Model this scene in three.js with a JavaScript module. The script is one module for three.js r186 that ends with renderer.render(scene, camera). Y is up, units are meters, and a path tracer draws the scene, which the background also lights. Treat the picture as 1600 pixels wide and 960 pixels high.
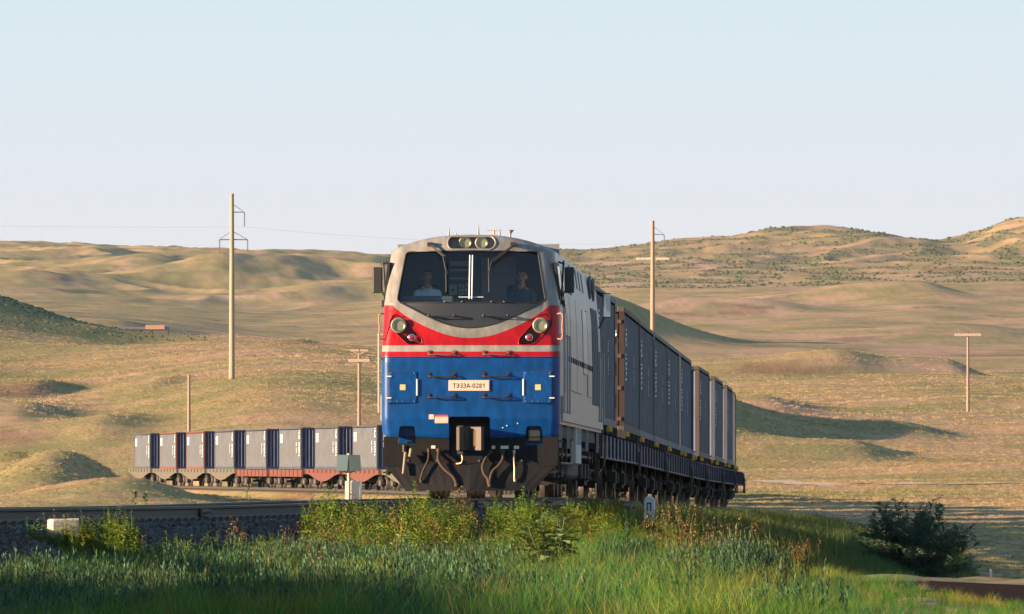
import * as THREE from 'three';
import { mergeGeometries } from 'three/addons/utils/BufferGeometryUtils.js';
import { TessellateModifier } from 'three/addons/modifiers/TessellateModifier.js';
import { MarchingCubes } from 'three/addons/objects/MarchingCubes.js';
import { RoundedBoxGeometry } from 'three/addons/geometries/RoundedBoxGeometry.js';
import { createNoise2D } from 'simplex-noise';

// ---------------------------------------------------------------- camera, sky, sun, exposure
const EXPOSURE = 4.4;
const scene = new THREE.Scene();
const camera = new THREE.PerspectiveCamera(4.262, 1600 / 960, 1, 20000);   // long telephoto lens
camera.position.set(0, 0, 0);
camera.lookAt(0, Math.tan(0.01705), -1);
const renderer = new THREE.WebGLRenderer();
renderer.toneMapping = THREE.LinearToneMapping;
renderer.toneMappingExposure = EXPOSURE;
renderer.shadowMap.enabled = true;

function makeSky() {
  const W = 256, H = 2048, data = new Float32Array(W * H * 4);
  // elevation (degrees) -> colour as displayed (linear), the sky of a clear evening: milky near the horizon, bluer above
  const K = [[-90, .30, .27, .22], [-2, .55, .53, .52], [0, .80, .77, .78], [1.2, .79, .79, .83], [2.0, .75, .81, .87], [3.2, .68, .82, .885], [6, .58, .77, .87], [12, .45, .68, .84], [25, .33, .54, .78], [45, .24, .42, .68], [90, .18, .34, .60]];
  for (let j = 0; j < H; j++) {
    const el = ((j + .5) / H - .5) * 180;
    let k = 0; while (k < K.length - 2 && el > K[k + 1][0]) k++;
    const a = K[k], b = K[k + 1], t = Math.min(1, Math.max(0, (el - a[0]) / (b[0] - a[0])));
    for (let i = 0; i < W; i++) {
      const o = (j * W + i) * 4;
      for (let c = 0; c < 3; c++) data[o + c] = (a[c + 1] + (b[c + 1] - a[c + 1]) * t) / EXPOSURE;
      data[o + 3] = 1;
    }
  }
  const t = new THREE.DataTexture(data, W, H, THREE.RGBAFormat, THREE.FloatType);
  t.mapping = THREE.EquirectangularReflectionMapping; t.magFilter = THREE.LinearFilter; t.needsUpdate = true;
  return t;
}
scene.background = makeSky();
scene.environment = scene.background;

const SUN_EL = 10.8 * Math.PI / 180, SUN_AZ = 71 * Math.PI / 180;      // low sun, from the left and a little behind the camera
const sunDir = new THREE.Vector3(-Math.sin(SUN_AZ) * Math.cos(SUN_EL), Math.sin(SUN_EL), Math.cos(SUN_AZ) * Math.cos(SUN_EL));
const sun = new THREE.DirectionalLight(new THREE.Color().setRGB(1, .715, .45), 3.6);
sun.position.copy(sunDir).multiplyScalar(400).add(new THREE.Vector3(0, 0, -250));
sun.target.position.set(0, 0, -250);
sun.castShadow = true; sun.shadow.radius = 1;
Object.assign(sun.shadow.camera, { left: -300, right: 300, top: 150, bottom: -150, near: 1, far: 1200 });
sun.shadow.mapSize.set(2048, 2048);
scene.add(sun, sun.target);

// ---------------------------------------------------------------- helpers
function rng(seed) { let s = seed | 0; return () => { s = (s + 0x6d2b79f5) | 0; let t = Math.imul(s ^ (s >>> 15), 1 | s); t = (t + Math.imul(t ^ (t >>> 7), 61 | t)) ^ t; return ((t ^ (t >>> 14)) >>> 0) / 4294967296; }; }
const N1 = createNoise2D(rng(11)), N2 = createNoise2D(rng(23)), N3 = createNoise2D(rng(37));
const clamp = (v, a, b) => Math.min(b, Math.max(a, v)), lerp = (a, b, t) => a + (b - a) * t;
const smooth = (a, b, v) => { const t = clamp((v - a) / (b - a), 0, 1); return t * t * (3 - 2 * t); };
function lin(tab, x, c = 1) { let k = 0; while (k < tab.length - 2 && x > tab[k + 1][0]) k++; const a = tab[k], b = tab[k + 1]; return lerp(a[c], b[c], clamp((x - a[0]) / (b[0] - a[0]), 0, 1)); }
function spline(pts) {                         // natural cubic spline
  const n = pts.length, x = pts.map((p) => p[0]), y = pts.map((p) => p[1]), y2 = new Array(n).fill(0), u = new Array(n).fill(0);
  for (let i = 1; i < n - 1; i++) {
    const sig = (x[i] - x[i - 1]) / (x[i + 1] - x[i - 1]), p = sig * y2[i - 1] + 2;
    y2[i] = (sig - 1) / p;
    u[i] = (6 * ((y[i + 1] - y[i]) / (x[i + 1] - x[i]) - (y[i] - y[i - 1]) / (x[i] - x[i - 1])) / (x[i + 1] - x[i - 1]) - sig * u[i - 1]) / p;
  }
  for (let k = n - 2; k >= 0; k--) y2[k] = y2[k] * y2[k + 1] + u[k];
  return (v) => {
    if (v <= x[0]) return y[0] + (v - x[0]) * (y[1] - y[0]) / (x[1] - x[0]);
    if (v >= x[n - 1]) return y[n - 1] + (v - x[n - 1]) * (y[n - 1] - y[n - 2]) / (x[n - 1] - x[n - 2]);
    let k = 0; while (k < n - 2 && v > x[k + 1]) k++;
    const h = x[k + 1] - x[k], a = (x[k + 1] - v) / h, b = (v - x[k]) / h;
    return a * y[k] + b * y[k + 1] + ((a * a * a - a) * y2[k] + (b * b * b - b) * y2[k + 1]) * h * h / 6;
  };
}
function fbm(N, x, y, o = 4) { let s = 0, a = .5, f = 1; for (let i = 0; i < o; i++) { s += a * N(x * f, y * f); a *= .5; f *= 2.03; } return s; }
const C = (r, g, b) => new THREE.Color().setRGB(r, g, b);
function mat(r, g, b, rough = .8, metal = 0, extra = {}) { return new THREE.MeshStandardMaterial({ color: C(r, g, b), roughness: rough, metalness: metal, ...extra }); }
function mg(list) {
  const l = list.flat(9).map((g) => {
    g = g.index ? g.toNonIndexed() : g;
    for (const k of Object.keys(g.attributes)) if (!['position', 'normal', 'uv'].includes(k)) g.deleteAttribute(k);
    if (!g.attributes.normal) g.computeVertexNormals();
    if (!g.attributes.uv) g.setAttribute('uv', new THREE.BufferAttribute(new Float32Array(g.attributes.position.count * 2), 2));
    return g;
  });
  return l.length === 1 ? l[0] : mergeGeometries(l);
}
const box = (w, h, d, x = 0, y = 0, z = 0) => new THREE.BoxGeometry(w, h, d).translate(x, y, z);
const rbox = (w, h, d, x = 0, y = 0, z = 0, r = .02, seg = 2) => new RoundedBoxGeometry(w, h, d, seg, Math.min(r, w / 2.01, h / 2.01, d / 2.01)).translate(x, y, z);
const V = (x, y, z) => new THREE.Vector3(x, y, z);
function rod(a, b, r, seg = 8, r2 = r) {        // cylinder between two points
  a = a.isVector3 ? a : V(...a); b = b.isVector3 ? b : V(...b);
  const d = b.clone().sub(a), g = new THREE.CylinderGeometry(r2, r, d.length(), seg);
  g.applyQuaternion(new THREE.Quaternion().setFromUnitVectors(V(0, 1, 0), d.clone().normalize()));
  return g.translate((a.x + b.x) / 2, (a.y + b.y) / 2, (a.z + b.z) / 2);
}
const tube = (pts, r, n = 16, seg = 6) => new THREE.TubeGeometry(new THREE.CatmullRomCurve3(pts.map((p) => V(...p))), n, r, seg);
const disc = (r, t, x, y, z, axis = 'x', seg = 20) => { const g = new THREE.CylinderGeometry(r, r, t, seg); if (axis === 'x') g.rotateZ(Math.PI / 2); if (axis === 'z') g.rotateX(Math.PI / 2); return g.translate(x, y, z); };
function strip(A, B) {                          // quads between two point rows
  const p = [];
  for (let i = 0; i < A.length - 1; i++) p.push(...A[i], ...B[i], ...A[i + 1], ...B[i], ...B[i + 1], ...A[i + 1]);
  const g = new THREE.BufferGeometry(); g.setAttribute('position', new THREE.Float32BufferAttribute(p, 3)); g.computeVertexNormals(); return g;
}
function extr(pts, depth, bevel = 0) {
  const s = new THREE.Shape(pts.map((p) => new THREE.Vector2(...p)));
  return new THREE.ExtrudeGeometry(s, { depth, bevelEnabled: bevel > 0, bevelSize: bevel, bevelThickness: bevel, bevelSegments: 1 });
}
const taken = new Map();
function numbered(n) { const k = taken.get(n) ?? 0; taken.set(n, k + 1); return k ? n + '_' + String(k).padStart(3, '0') : n; }
function mesh(name, geo, m, parent) {
  const o = new THREE.Mesh(Array.isArray(geo) ? mg(geo) : geo, m);
  o.name = parent === undefined ? numbered(name) : name; o.castShadow = o.receiveShadow = true;
  (parent ?? scene).add(o); return o;
}
function tag(o, label, category, group) { Object.assign(o.userData, { label, category }); if (group) o.userData.group = group; return o; }
function kind(o, k, label) { o.userData.kind = k; if (label) o.userData.label = label; return o; }
function thing(name, label, category, group) { const o = new THREE.Group(); o.name = numbered(name); scene.add(o); return tag(o, label, category, group); }
function dup(o, label, group) {
  const c = o.clone(); c.name = numbered(o.userData.base ?? o.name); c.userData = { ...o.userData };
  if (label) c.userData.label = label; if (group) c.userData.group = group; scene.add(c); return c;
}
// small computed textures: noise in 0..1 around mid for colour/roughness variation
function noiseTex(size, f, { lo = .8, hi = 1, tint = [1, 1, 1], seed = 1, srgb = true, stretch = 1, pow = 1 } = {}) {
  const n = createNoise2D(rng(seed)), d = new Uint8Array(size * size * 4);
  for (let j = 0; j < size; j++) for (let i = 0; i < size; i++) {
    const u = i / size, v = j / size; let s = 0, a = .5, q = f, w = 0;
    for (let o = 0; o < 4; o++) {               // tiles: blend of two shifted copies
      const b = smooth(.35, .65, u), c = smooth(.35, .65, v);
      const g = (x, y) => n(x * q, y * q / stretch);
      s += a * lerp(lerp(g(u, v), g(u - 1, v), b), lerp(g(u, v - 1), g(u - 1, v - 1), b), c); w += a; a *= .55; q *= 2.1;
    }
    const t = Math.pow(clamp(s / w * .5 + .5, 0, 1), pow), k = lerp(lo, hi, t), o = (j * size + i) * 4;
    for (let c = 0; c < 3; c++) d[o + c] = 255 * clamp(1 - (1 - k) * tint[c], 0, 1);
    d[o + 3] = 255;
  }
  const t = new THREE.DataTexture(d, size, size); t.wrapS = t.wrapT = THREE.RepeatWrapping; t.magFilter = THREE.LinearFilter; t.needsUpdate = true;
  if (srgb) t.colorSpace = THREE.SRGBColorSpace;
  return t;
}
function uvMetres(g, sx = 1, sy = 1) {          // box-projected uv in metres
  const p = g.attributes.position, n = g.attributes.normal, uv = new Float32Array(p.count * 2);
  for (let i = 0; i < p.count; i++) {
    const ax = Math.abs(n.getX(i)), ay = Math.abs(n.getY(i)), az = Math.abs(n.getZ(i));
    let u, v;
    if (ax >= ay && ax >= az) { u = p.getZ(i); v = p.getY(i); } else if (ay >= az) { u = p.getX(i); v = p.getZ(i); } else { u = p.getX(i); v = p.getY(i); }
    uv[2 * i] = u * sx; uv[2 * i + 1] = v * sy;
  }
  g.setAttribute('uv', new THREE.BufferAttribute(uv, 2)); return g;
}
const dirtTex = noiseTex(256, 5, { lo: .68, hi: 1, tint: [.8, .95, 1.1], seed: 5 });
const streakTex = noiseTex(256, 9, { lo: .72, hi: 1, tint: [.85, .95, 1.05], seed: 6, stretch: 6 });
const roughTex = noiseTex(256, 7, { lo: .55, hi: 1, seed: 8, srgb: false });

// ---------------------------------------------------------------- the line of the track, in plan (distance ahead -> sideways) and in height
const trackX = spline([[-80, -31], [0, -20.6], [40, -15.2], [80, -10.0], [101, -7.15], [116, -5.15], [130, -3.15], [140, -1.68], [149, -.57], [156, -.23], [163, .05], [175, .62], [192, 1.38], [217, 2.51], [242, 3.70], [262, 4.66], [281, 5.62], [301, 6.58], [320, 7.40], [345, 8.10], [375, 8.10], [410, 6.75], [450, 3.3], [490, -1.4], [541, -8.6], [600, -17.6], [680, -29.6], [900, -62]]);
const railY = spline([[-80, -.45], [0, -.47], [40, -.56], [80, -.68], [101, -.744], [116, -.822], [131, -.85], [145, -.888], [172, -1.04], [195, -1.217], [230, -1.55], [290, -2.07], [345, -2.40], [450, -2.66], [560, -2.80], [640, -2.98], [720, -3.15], [900, -3.5]]);
const trackSlope = (d) => (trackX(d + .5) - trackX(d - .5));
const sideways = (x, d) => (x - trackX(d)) / Math.sqrt(1 + trackSlope(d) ** 2);       // signed distance from the centre line, right positive
function onTrack(o, dFront, dBack, lift = 0) {   // seat a vehicle on the chord between two distances; its +z end is the one nearer the start
  const a = V(trackX(dFront), railY(dFront), -dFront), b = V(trackX(dBack), railY(dBack), -dBack), z = a.clone().sub(b).normalize();
  const x = V(0, 1, 0).cross(z).normalize(), y = z.clone().cross(x);
  o.position.copy(a).add(b).multiplyScalar(.5); o.position.y += lift;
  o.quaternion.setFromRotationMatrix(new THREE.Matrix4().makeBasis(x, y, z));
  return o;
}
// ---------------------------------------------------------------- the land
const F = 12900;                                 // focal length in pixels of the 1600-pixel photograph: used to turn surveyed bearings into metres
const bearing = (px) => (px - 800) / F;
const PROFILES = [                                // ground height along four lines of sight: distance, height
  [bearing(50), [[-100, -1.7], [0, -1.7], [40, -1.68], [70, -1.62], [95, -1.58], [150, -2.2], [250, -2.75], [350, -3.1], [450, -3.1], [600, -3.2], [700, -3.0], [770, -1.2], [860, 2.8], [1000, 7.2], [1200, 12.2], [1400, 15.5], [1600, 18.5], [2000, 27], [2500, 38.7], [3500, 60], [4300, 84], [5000, 112], [5600, 134], [6000, 146], [7000, 140], [9000, 120]]],
  [bearing(450), [[-100, -1.7], [0, -1.7], [40, -1.68], [70, -1.62], [95, -1.58], [150, -2.3], [250, -3.1], [400, -3.4], [550, -3.4], [640, -3.3], [700, -2.2], [770, 2.2], [900, 8.0], [1100, 12.8], [1300, 15.6], [1600, 18.2], [2000, 25], [2500, 33], [3500, 55], [4000, 66.7], [4500, 88], [5000, 110], [5800, 136], [6500, 134], [9000, 115]]],
  [bearing(1000), [[-100, -1.7], [0, -1.7], [40, -1.68], [70, -1.62], [95, -1.58], [150, -2.9], [220, -3.6], [300, -3.8], [450, -3.5], [600, -2.5], [700, -.9], [850, 2.9], [1000, 6.6], [1300, 10.8], [1600, 15.5], [2000, 24], [2500, 33.5], [3000, 47], [3500, 64], [4000, 82], [4500, 103], [5000, 119], [5400, 118], [6200, 95], [9000, 70]]],
  [bearing(1500), [[-100, -1.7], [0, -1.7], [40, -1.68], [70, -1.60], [92, -1.54], [150, -2.9], [200, -3.4], [300, -3.8], [400, -3.65], [500, -3.3], [600, -2.6], [700, -.8], [850, 3.75], [1000, 7.2], [1300, 10.8], [1600, 15.5], [2000, 24], [2500, 34.5], [3000, 50], [3500, 67], [4000, 85], [4500, 106], [5000, 122], [5400, 121], [6200, 100], [9000, 70]]],
].map(([b, t]) => [b, spline(t)]);
const HILLS = [                                   // single hills and hollows: bearing px, distance, height, half-width across, half-length along, steepness of the lee side
  [100, 505, 2.9, 3.8, 22, .7], [190, 450, 1.5, 4.5, 16, .8], [20, 545, 2.6, 3.2, 20], [235, 420, .5, 5, 18], [30, 860, 2.0, 12, 30, .4], [150, 800, 2.2, 10, 26, .4],
  [-130, 1600, 13, 26, 170], [130, 1500, 2, 24, 80, .5], [350, 1520, 2.2, 20, 40, .3], [470, 1480, 2.2, 16, 40, .25], [300, 1330, 1.2, 22, 50, .4], [60, 980, 1.6, 10, 26, .25], [240, 930, 1.0, 9, 22, .25],
  [985, 760, 6.4, 9.5, 40], [1180, 880, 1.6, 10, 40, .4], [1400, 770, 1.4, 11, 18, .3], [1600, 640, 1.0, 9, 20, .4], [1330, 700, 1.0, 8, 14, .3],
  [1290, 1340, 2.7, 56, 26, .12], [1470, 1352, 3.2, 22, 24, .2], [1480, 1120, .8, 18, 40], [895, 2050, 14, 21, 70], [1150, 2350, 2.5, 40, 80, .4], [1480, 2250, 5, 46, 80, .5], [1160, 3100, 5, 46, 60, .4], [880, 2600, 6, 34, 60, .5],
  [1060, 3200, 5, 40, 60, .35], [1430, 3350, 6, 44, 60, .3], [1230, 4950, 9, 66, 160], [1340, 4900, 4, 40, 150, .6], [1640, 4700, 17, 50, 240], [1130, 4700, 2, 60, 120], [1455, 4900, -7, 26, 320], [1420, 4600, 6, 50, 120, .35],
  [40, 5900, 2, 90, 200], [140, 5300, 5, 60, 60, .3], [180, 2300, 3, 35, 60, .3], [60, 4300, 8, 60, 70, .4], [330, 4450, 10, 60, 80, .4], [440, 4500, 10, 50, 90, .4], [570, 4550, 11, 56, 100, .4], [490, 4150, 6, 44, 70, .35], [240, 4800, 7, 50, 70, .4], [610, 4250, 7, 44, 70, .4], [390, 4950, 6, 50, 70, .4],
].map(([px, d, a, sx, sd, lee = 1]) => [bearing(px) * d, d, a, sx, sd, lee]);
function natural(x, d) {
  const b = d > 30 ? x / d : 0;
  let k = 0; while (k < PROFILES.length - 2 && b > PROFILES[k + 1][0]) k++;
  const t = smooth(PROFILES[k][0], PROFILES[k + 1][0], b);
  let h = lerp(PROFILES[k][1](d), PROFILES[k + 1][1](d), t);
  for (const [hx, hd, a, sx, sd, lee] of HILLS) {
    const q = ((x - hx) / (x > hx ? sx * lee : sx)) ** 2 + ((d - hd) / sd) ** 2;
    if (q < 12) h += a * Math.exp(-q / 1.6);
  }
  const far = smooth(3700, 4500, d), mid = smooth(330, 800, d), plain = smooth(1500, 2400, d) * (1 - far);
  if (far > 0) {
    const rx = x / 130 + .5 * N2(x / 300, d / 300), r = 1 - Math.abs(N1(rx, d / 210));
    const lf = smooth(40, -60, x); h += far * (lerp(2.5, 4.5, lf) * (r * r - .45) + 2.4 * fbm(N2, x / 110, d / 260, 3) + .3 * N3(x / 17, d / 40));
  }
  h += mid * (1 - far) * ((1 - .4 * plain) * (.9 * fbm(N1, x / 75 + 9, d / 170, 2) + .06 * N2(x / 11, d / 30)) + plain * 2.2 * fbm(N3, x / 150, d / 340, 2));
  h += .16 * (1 - mid) * fbm(N2, x / 5, d / 9, 3) + mid * .03 * N3(x / 3.1, d / 6) + mid * (1 - plain) * (1 - far) * .20 * N1(x / 50, d / 15);
  return h;
}
// earthworks: ballast bench and bank beside the rails (distance from centre line -> height below rail top)
const BANK_R = [[0, -.27], [1.65, -.27], [2.6, -.66], [3.2, -.74], [4.4, -.86], [6.0, -1.20], [7.0, -1.55], [8.2, -2.05], [11, -2.9], [15, -3.8], [30, -7]];
const BANK_L = [[0, -.27], [1.65, -.27], [2.6, -.66], [3.2, -.74], [4.6, -.86], [7, -1.6], [11, -3], [30, -9]];
const CREST = [[-60, 3], [-20, 8], [40, 7.6], [60, 7.4], [66, 7.2], [70, 6.5], [73, 6.6], [76, 7.3], [80, 6.5], [85, 5.2], [97, 5.7], [112, 5.5], [128, 4.4], [145, 2.5], [170, 0], [200, -2]];
function ground(x, d) {
  let h = natural(x, d);
  if (d < 716) {
    const t = sideways(x, d), a = Math.abs(t);
    if (a < 40) {
      const e = railY(d) + lin(t > 0 ? BANK_R : BANK_L, a) + (a > 3 ? .07 * N1(x / 1.7, d / 2.3) : 0);
      const k = .25, m = Math.max(h, e), df = Math.abs(h - e);
      h = m + (df < k ? (k - df) ** 2 / (4 * k) : 0);               // the higher of land and bank, softly joined
      h = lerp(e, h, smooth(4.5, 9, a));                            // cut through what stands higher than the line
    }
  }
  // an unseen bank added left of the line, crest shaped to shade the verge
  if (x < -20 && d < 220) h = lerp(h, Math.max(h, lin(CREST, d) + .35 * N2(d / 6, 1)), Math.exp(-(((x + 46) / 10) ** 4)));
  return h;
}
function landColour(x, d, h, slope) {
  const n = fbm(N3, x / 38, d / 90, 3), m = fbm(N1, x / 6 + 3, d / 16, 3), s = fbm(N2, x / 140, d / 420, 2), f = N2(x / 1.3, d / 3.2);
  const straw = [.49, .335, .165], olive = [.305, .265, .115], soil = [.23, .125, .082], scrub = [.17, .165, .075], pink = [.56, .34, .245];
  let c = straw.slice(); const mix = (q, t) => { for (let i = 0; i < 3; i++) c[i] = lerp(c[i], q[i], clamp(t, 0, 1)); };
  mix(pink, smooth(-.1, .45, s + .25 * n + (x > 0 ? .22 : 0)) * .75);
  mix(olive, smooth(-.2, .35, n + .25 * m + (x < 0 ? .12 : 0)) * .85); mix([.24, .235, .085], smooth(.0, .45, fbm(N1, x / 55 + 31, d / 120, 3) + .3 * m) * .6);
  mix(soil, smooth(.32, .55, fbm(N1, x / 70 + 7, d / 150, 3) + .18 * m) * .75);
  const band = N2(x / 70 + 5, d / 13) + .5 * N3(x / 25, d / 6); mix(olive, smooth(.1, .9, band) * .55 * (1 - smooth(1500, 2200, d))); mix(pink, smooth(.1, .9, -band) * .4);
  const hills = smooth(3600, 4500, d);
  mix([.25, .215, .11], hills * smooth(-80, 60, x) * smooth(-.5, .3, n + .5 * m) * .8);
  mix(scrub, smooth(.05, .45, n + .35 * m) * hills * smooth(-80, 60, x) * .45);       // bushes on the far hills
  mix([.19, .195, .08], smooth(1380, 1500, d) * (1 - smooth(1800, 1950, d)) * (1 - smooth(-66, -40, x + 9 * m)) * (.75 + .3 * m)); // a hill overgrown with scrub
  mix(scrub, smooth(.22, .42, m + .3 * f) * .3);
  if (d < 420) { const green = [.17, .165, .065], t = Math.abs(sideways(x, d)); mix(green, (1 - smooth(6.5, 9.5, t)) * .9); if (d < 130) mix([.24, .19, .11], .8); }
  const k = 1 + .16 * f + .22 * m; return c.map((v) => Math.max(.01, v * k));
}
function buildLand() {
  const D = [], step = (a, b, s) => { for (let v = a; v < b; v += s) D.push(v); };
  step(-90, 60, 8); step(60, 360, 1.2); step(360, 1000, 2.8); step(1000, 2000, 5.5); step(2000, 3900, 13); step(3900, 6300, 8); step(6300, 9001, 220);
  const S = []; for (let s = -1.6; s < -.078; s += .05 + .28 * Math.max(0, -s - .5)) S.push(s);
  for (let s = -.078; s <= .078; s += .156 / 330) S.push(s);
  for (let s = .085; s < 1.6; s += .05 + .28 * Math.max(0, s - .5)) S.push(s);
  const nr = D.length, nc = S.length, P = new Float32Array(nr * nc * 3), col = new Float32Array(nr * nc * 3), uv = new Float32Array(nr * nc * 2);
  for (let j = 0; j < nr; j++) for (let i = 0; i < nc; i++) {
    const d = D[j], x = S[i] * (Math.max(d, 0) + 90 + Math.min(d, 0) * .3), o = j * nc + i;
    P[3 * o] = x; P[3 * o + 1] = ground(x, d); P[3 * o + 2] = -d; uv[2 * o] = x; uv[2 * o + 1] = d;
  }
  for (let j = 0; j < nr; j++) for (let i = 0; i < nc; i++) {
    const o = j * nc + i, l = i ? o - 1 : o, r = i < nc - 1 ? o + 1 : o, n = j ? o - nc : o, f = j < nr - 1 ? o + nc : o;
    const gx = (P[3 * r + 1] - P[3 * l + 1]) / (P[3 * r] - P[3 * l]), gd = (P[3 * f + 1] - P[3 * n + 1]) / (P[3 * n + 2] - P[3 * f + 2]);
    col.set(landColour(P[3 * o], D[j], P[3 * o + 1], Math.hypot(gx, gd)), 3 * o);
  }
  const idx = new Uint32Array((nr - 1) * (nc - 1) * 6); let q = 0;
  for (let j = 0; j < nr - 1; j++) for (let i = 0; i < nc - 1; i++) { const a = j * nc + i, b = a + 1, c = a + nc, e = c + 1; idx.set([a, b, c, b, e, c], q); q += 6; }
  const g = new THREE.BufferGeometry();
  g.setAttribute('position', new THREE.BufferAttribute(P, 3)); g.setAttribute('color', new THREE.BufferAttribute(col, 3)); g.setAttribute('uv', new THREE.BufferAttribute(uv, 2));
  g.setIndex(new THREE.BufferAttribute(idx, 1)); g.computeVertexNormals();
  const grain = noiseTex(1024, 26, { lo: .66, hi: 1.08, seed: 31 }); grain.repeat.set(1 / 13, 1 / 34);
  const m = new THREE.MeshPhysicalMaterial({ vertexColors: true, roughness: 1, specularIntensity: .08, map: grain });
  kind(mesh('ground', g, m), 'structure', 'rolling dry grass steppe rising to far hills');
}
buildLand();

// a strip of bare dark earth, a field track at the foot of the verge, and a pale cart track in the far meadow
function ribbon(name, pts, half, lift, m, label) {
  const L = [], R = [], cu = new THREE.CatmullRomCurve3(pts.map(([x, d]) => V(x, 0, -d))), n = 90;
  for (let i = 0; i <= n; i++) {
    const p = cu.getPoint(i / n), t = cu.getTangent(i / n), w = half * (1 + .15 * N1(i / 7, 3)), nx = -t.z * w, nz = t.x * w;
    const a = V(p.x + nx, 0, p.z + nz), b = V(p.x - nx, 0, p.z - nz);
    L.push([a.x, ground(a.x, -a.z) + lift, a.z]); R.push([b.x, ground(b.x, -b.z) + lift, b.z]);
  }
  return kind(mesh(name, uvMetres(strip(R, L)), m), 'structure', label);
}
const earthTex = noiseTex(256, 14, { lo: .5, hi: 1, seed: 77, stretch: .4 }); 
ribbon('field_track', [[4.2, 84], [9, 86.5], [16, 88], [30, 90]], 5.2, .03, new THREE.MeshPhysicalMaterial({ color: C(.045, .026, .021), specularIntensity: .08, roughness: 1, map: earthTex, bumpMap: earthTex, bumpScale: .03 }), 'dark bare earth of a field track beside the grass verge');
ribbon('cart_track', [[17.5, 610], [22, 598], [30, 585], [45, 580], [70, 572]], 1.3, .05, new THREE.MeshPhysicalMaterial({ color: C(.46, .36, .26), roughness: 1, specularIntensity: .08 }), 'pale dusty cart track crossing the far meadow');

// ---------------------------------------------------------------- railway track
const RAIL = [[-.075, 0], [.075, 0], [.075, .012], [.02, .03], [.009, .045], [.009, .132], [.034, .145], [.0365, .152], [.036, .176], [.028, .18], [-.028, .18], [-.036, .176], [-.0365, .152], [-.034, .145], [-.009, .132], [-.009, .045], [-.02, .03], [-.075, .012]];
const M_rail = mat(.055, .047, .042, .7, .1), M_railTop = mat(.5, .48, .46, .3, .9), M_steel = mat(.10, .085, .075, .65, .4), M_sleeper = new THREE.MeshStandardMaterial({ color: C(.11, .10, .09), roughness: .95, map: dirtTex });
const track = new THREE.Group(); track.name = numbered('railway_track'); scene.add(track); kind(track, 'structure', 'single track railway curving on a ballasted bench');
function sweepRail(off, prof, d0, d1, s) {
  const rows = []; for (let d = d0; d <= d1; d += s) {
    const m = trackSlope(d), l = Math.hypot(1, m), nx = 1 / l, nz = m / l;          // right-hand normal in plan
    rows.push(prof.map(([u, v]) => [trackX(d) + (off + u) * nx, railY(d) - .18 + v, -d + (off + u) * nz]));
  }
  return rows;
}
for (const side of [-1, 1]) {
  const gs = [], rows = sweepRail(side * .797, [...RAIL, RAIL[0]], 30, 720, 2);
  for (let i = 0; i < rows.length - 1; i++) gs.push(strip(rows[i + 1], rows[i]));
  const g = mg(gs); g.computeVertexNormals(); mesh('rail', g, M_rail, track);
  const top = sweepRail(side * .797, [[-.026, .1825], [.026, .1825]], 30, 720, 2);
  mesh('rail_head', strip(top.map((r) => r[1]), top.map((r) => r[0])), M_railTop, track);
}
for (const d of [91.5, 116, 142, 157.5, 176, 201]) for (const side of [-1, 1]) {     // fishplated joints
  const m = trackSlope(d), y = railY(d) - .09, gs = [];
  const g = mg([box(.03, .10, .62, .045, 0, 0), box(.03, .10, .62, -.045, 0, 0), ...[-.24, -.1, .1, .24].map((z) => disc(.02, .16, 0, 0, z, 'x', 8)), box(.09, .03, .12, .11, .0, .0), box(.15, .05, .16, 0, -.11, 0)]);
  g.rotateY(-Math.atan(m)); g.translate(trackX(d) + side * .797, y, -d + side * .797 * m); mesh('joint_plate', g, M_steel, track);
}
{ // sleepers: each one where the line comes close, the rest joined
  const one = mg([rbox(2.7, .17, .26, 0, 0, 0, .02, 1), box(.16, .045, .2, -.797, .1, 0), box(.16, .045, .2, .797, .1, 0), box(.05, .07, .1, -.9, .12, 0), box(.05, .07, .1, .9, .12, 0), box(.05, .07, .1, .69, .12, 0), box(.05, .07, .1, -.69, .12, 0)]);
  const rest = [];
  for (let d = 84, k = 0; d < 700; d += d < 230 ? .56 : 1.1, k++) {
    const place = (o) => { o.position?.set(trackX(d), railY(d) - .305, -d); o.rotation?.set(0, -Math.atan(trackSlope(d)), 0); };
    if (d < 230) { const o = mesh('sleeper', one, M_sleeper, track); place(o); } else rest.push(one.clone().rotateY(-Math.atan(trackSlope(d))).translate(trackX(d), railY(d) - .305, -d));
  }
  kind(mesh('sleepers_beyond', rest, M_sleeper, track), 'stuff');
}
{ // ballast stones
  const R = rng(404), geo = new THREE.IcosahedronGeometry(.034, 0), p = geo.attributes.position;
  for (let i = 0; i < p.count; i++) { const k = 1 + .35 * N1(p.getX(i) * 40, p.getY(i) * 40 + p.getZ(i) * 23); p.setXYZ(i, p.getX(i) * k * 1.2, p.getY(i) * k * .8, p.getZ(i) * k); }
  geo.computeVertexNormals();
  const n = 52000, im = new THREE.InstancedMesh(geo, new THREE.MeshStandardMaterial({ color: 0xffffff, roughness: .9 }), n), o = new THREE.Object3D(), c = new THREE.Color();
  for (let i = 0; i < n; i++) {
    const d = 84 + 176 * Math.pow(R(), 1.5), t = (R() < .72 ? 1.3 + R() * 1.9 : -2.6 + R() * 3.9), m = trackSlope(d), x = trackX(d) + t, dd = d - t * m;
    o.position.set(x, ground(x, dd) + .012 + .03 * R(), -dd); o.rotation.set(R() * 6, R() * 6, R() * 6); o.scale.setScalar(.6 + R() * .9); o.updateMatrix(); im.setMatrixAt(i, o.matrix);
    const v = .025 + .07 * R() * R(); c.setRGB(v * 1.06, v, v * .93); im.setColorAt(i, c);
  }
  im.name = numbered('ballast_gravel'); im.castShadow = im.receiveShadow = true; scene.add(im); kind(im, 'stuff', 'dark crushed stone ballast along the rails').userData.category = 'gravel';
}
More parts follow.
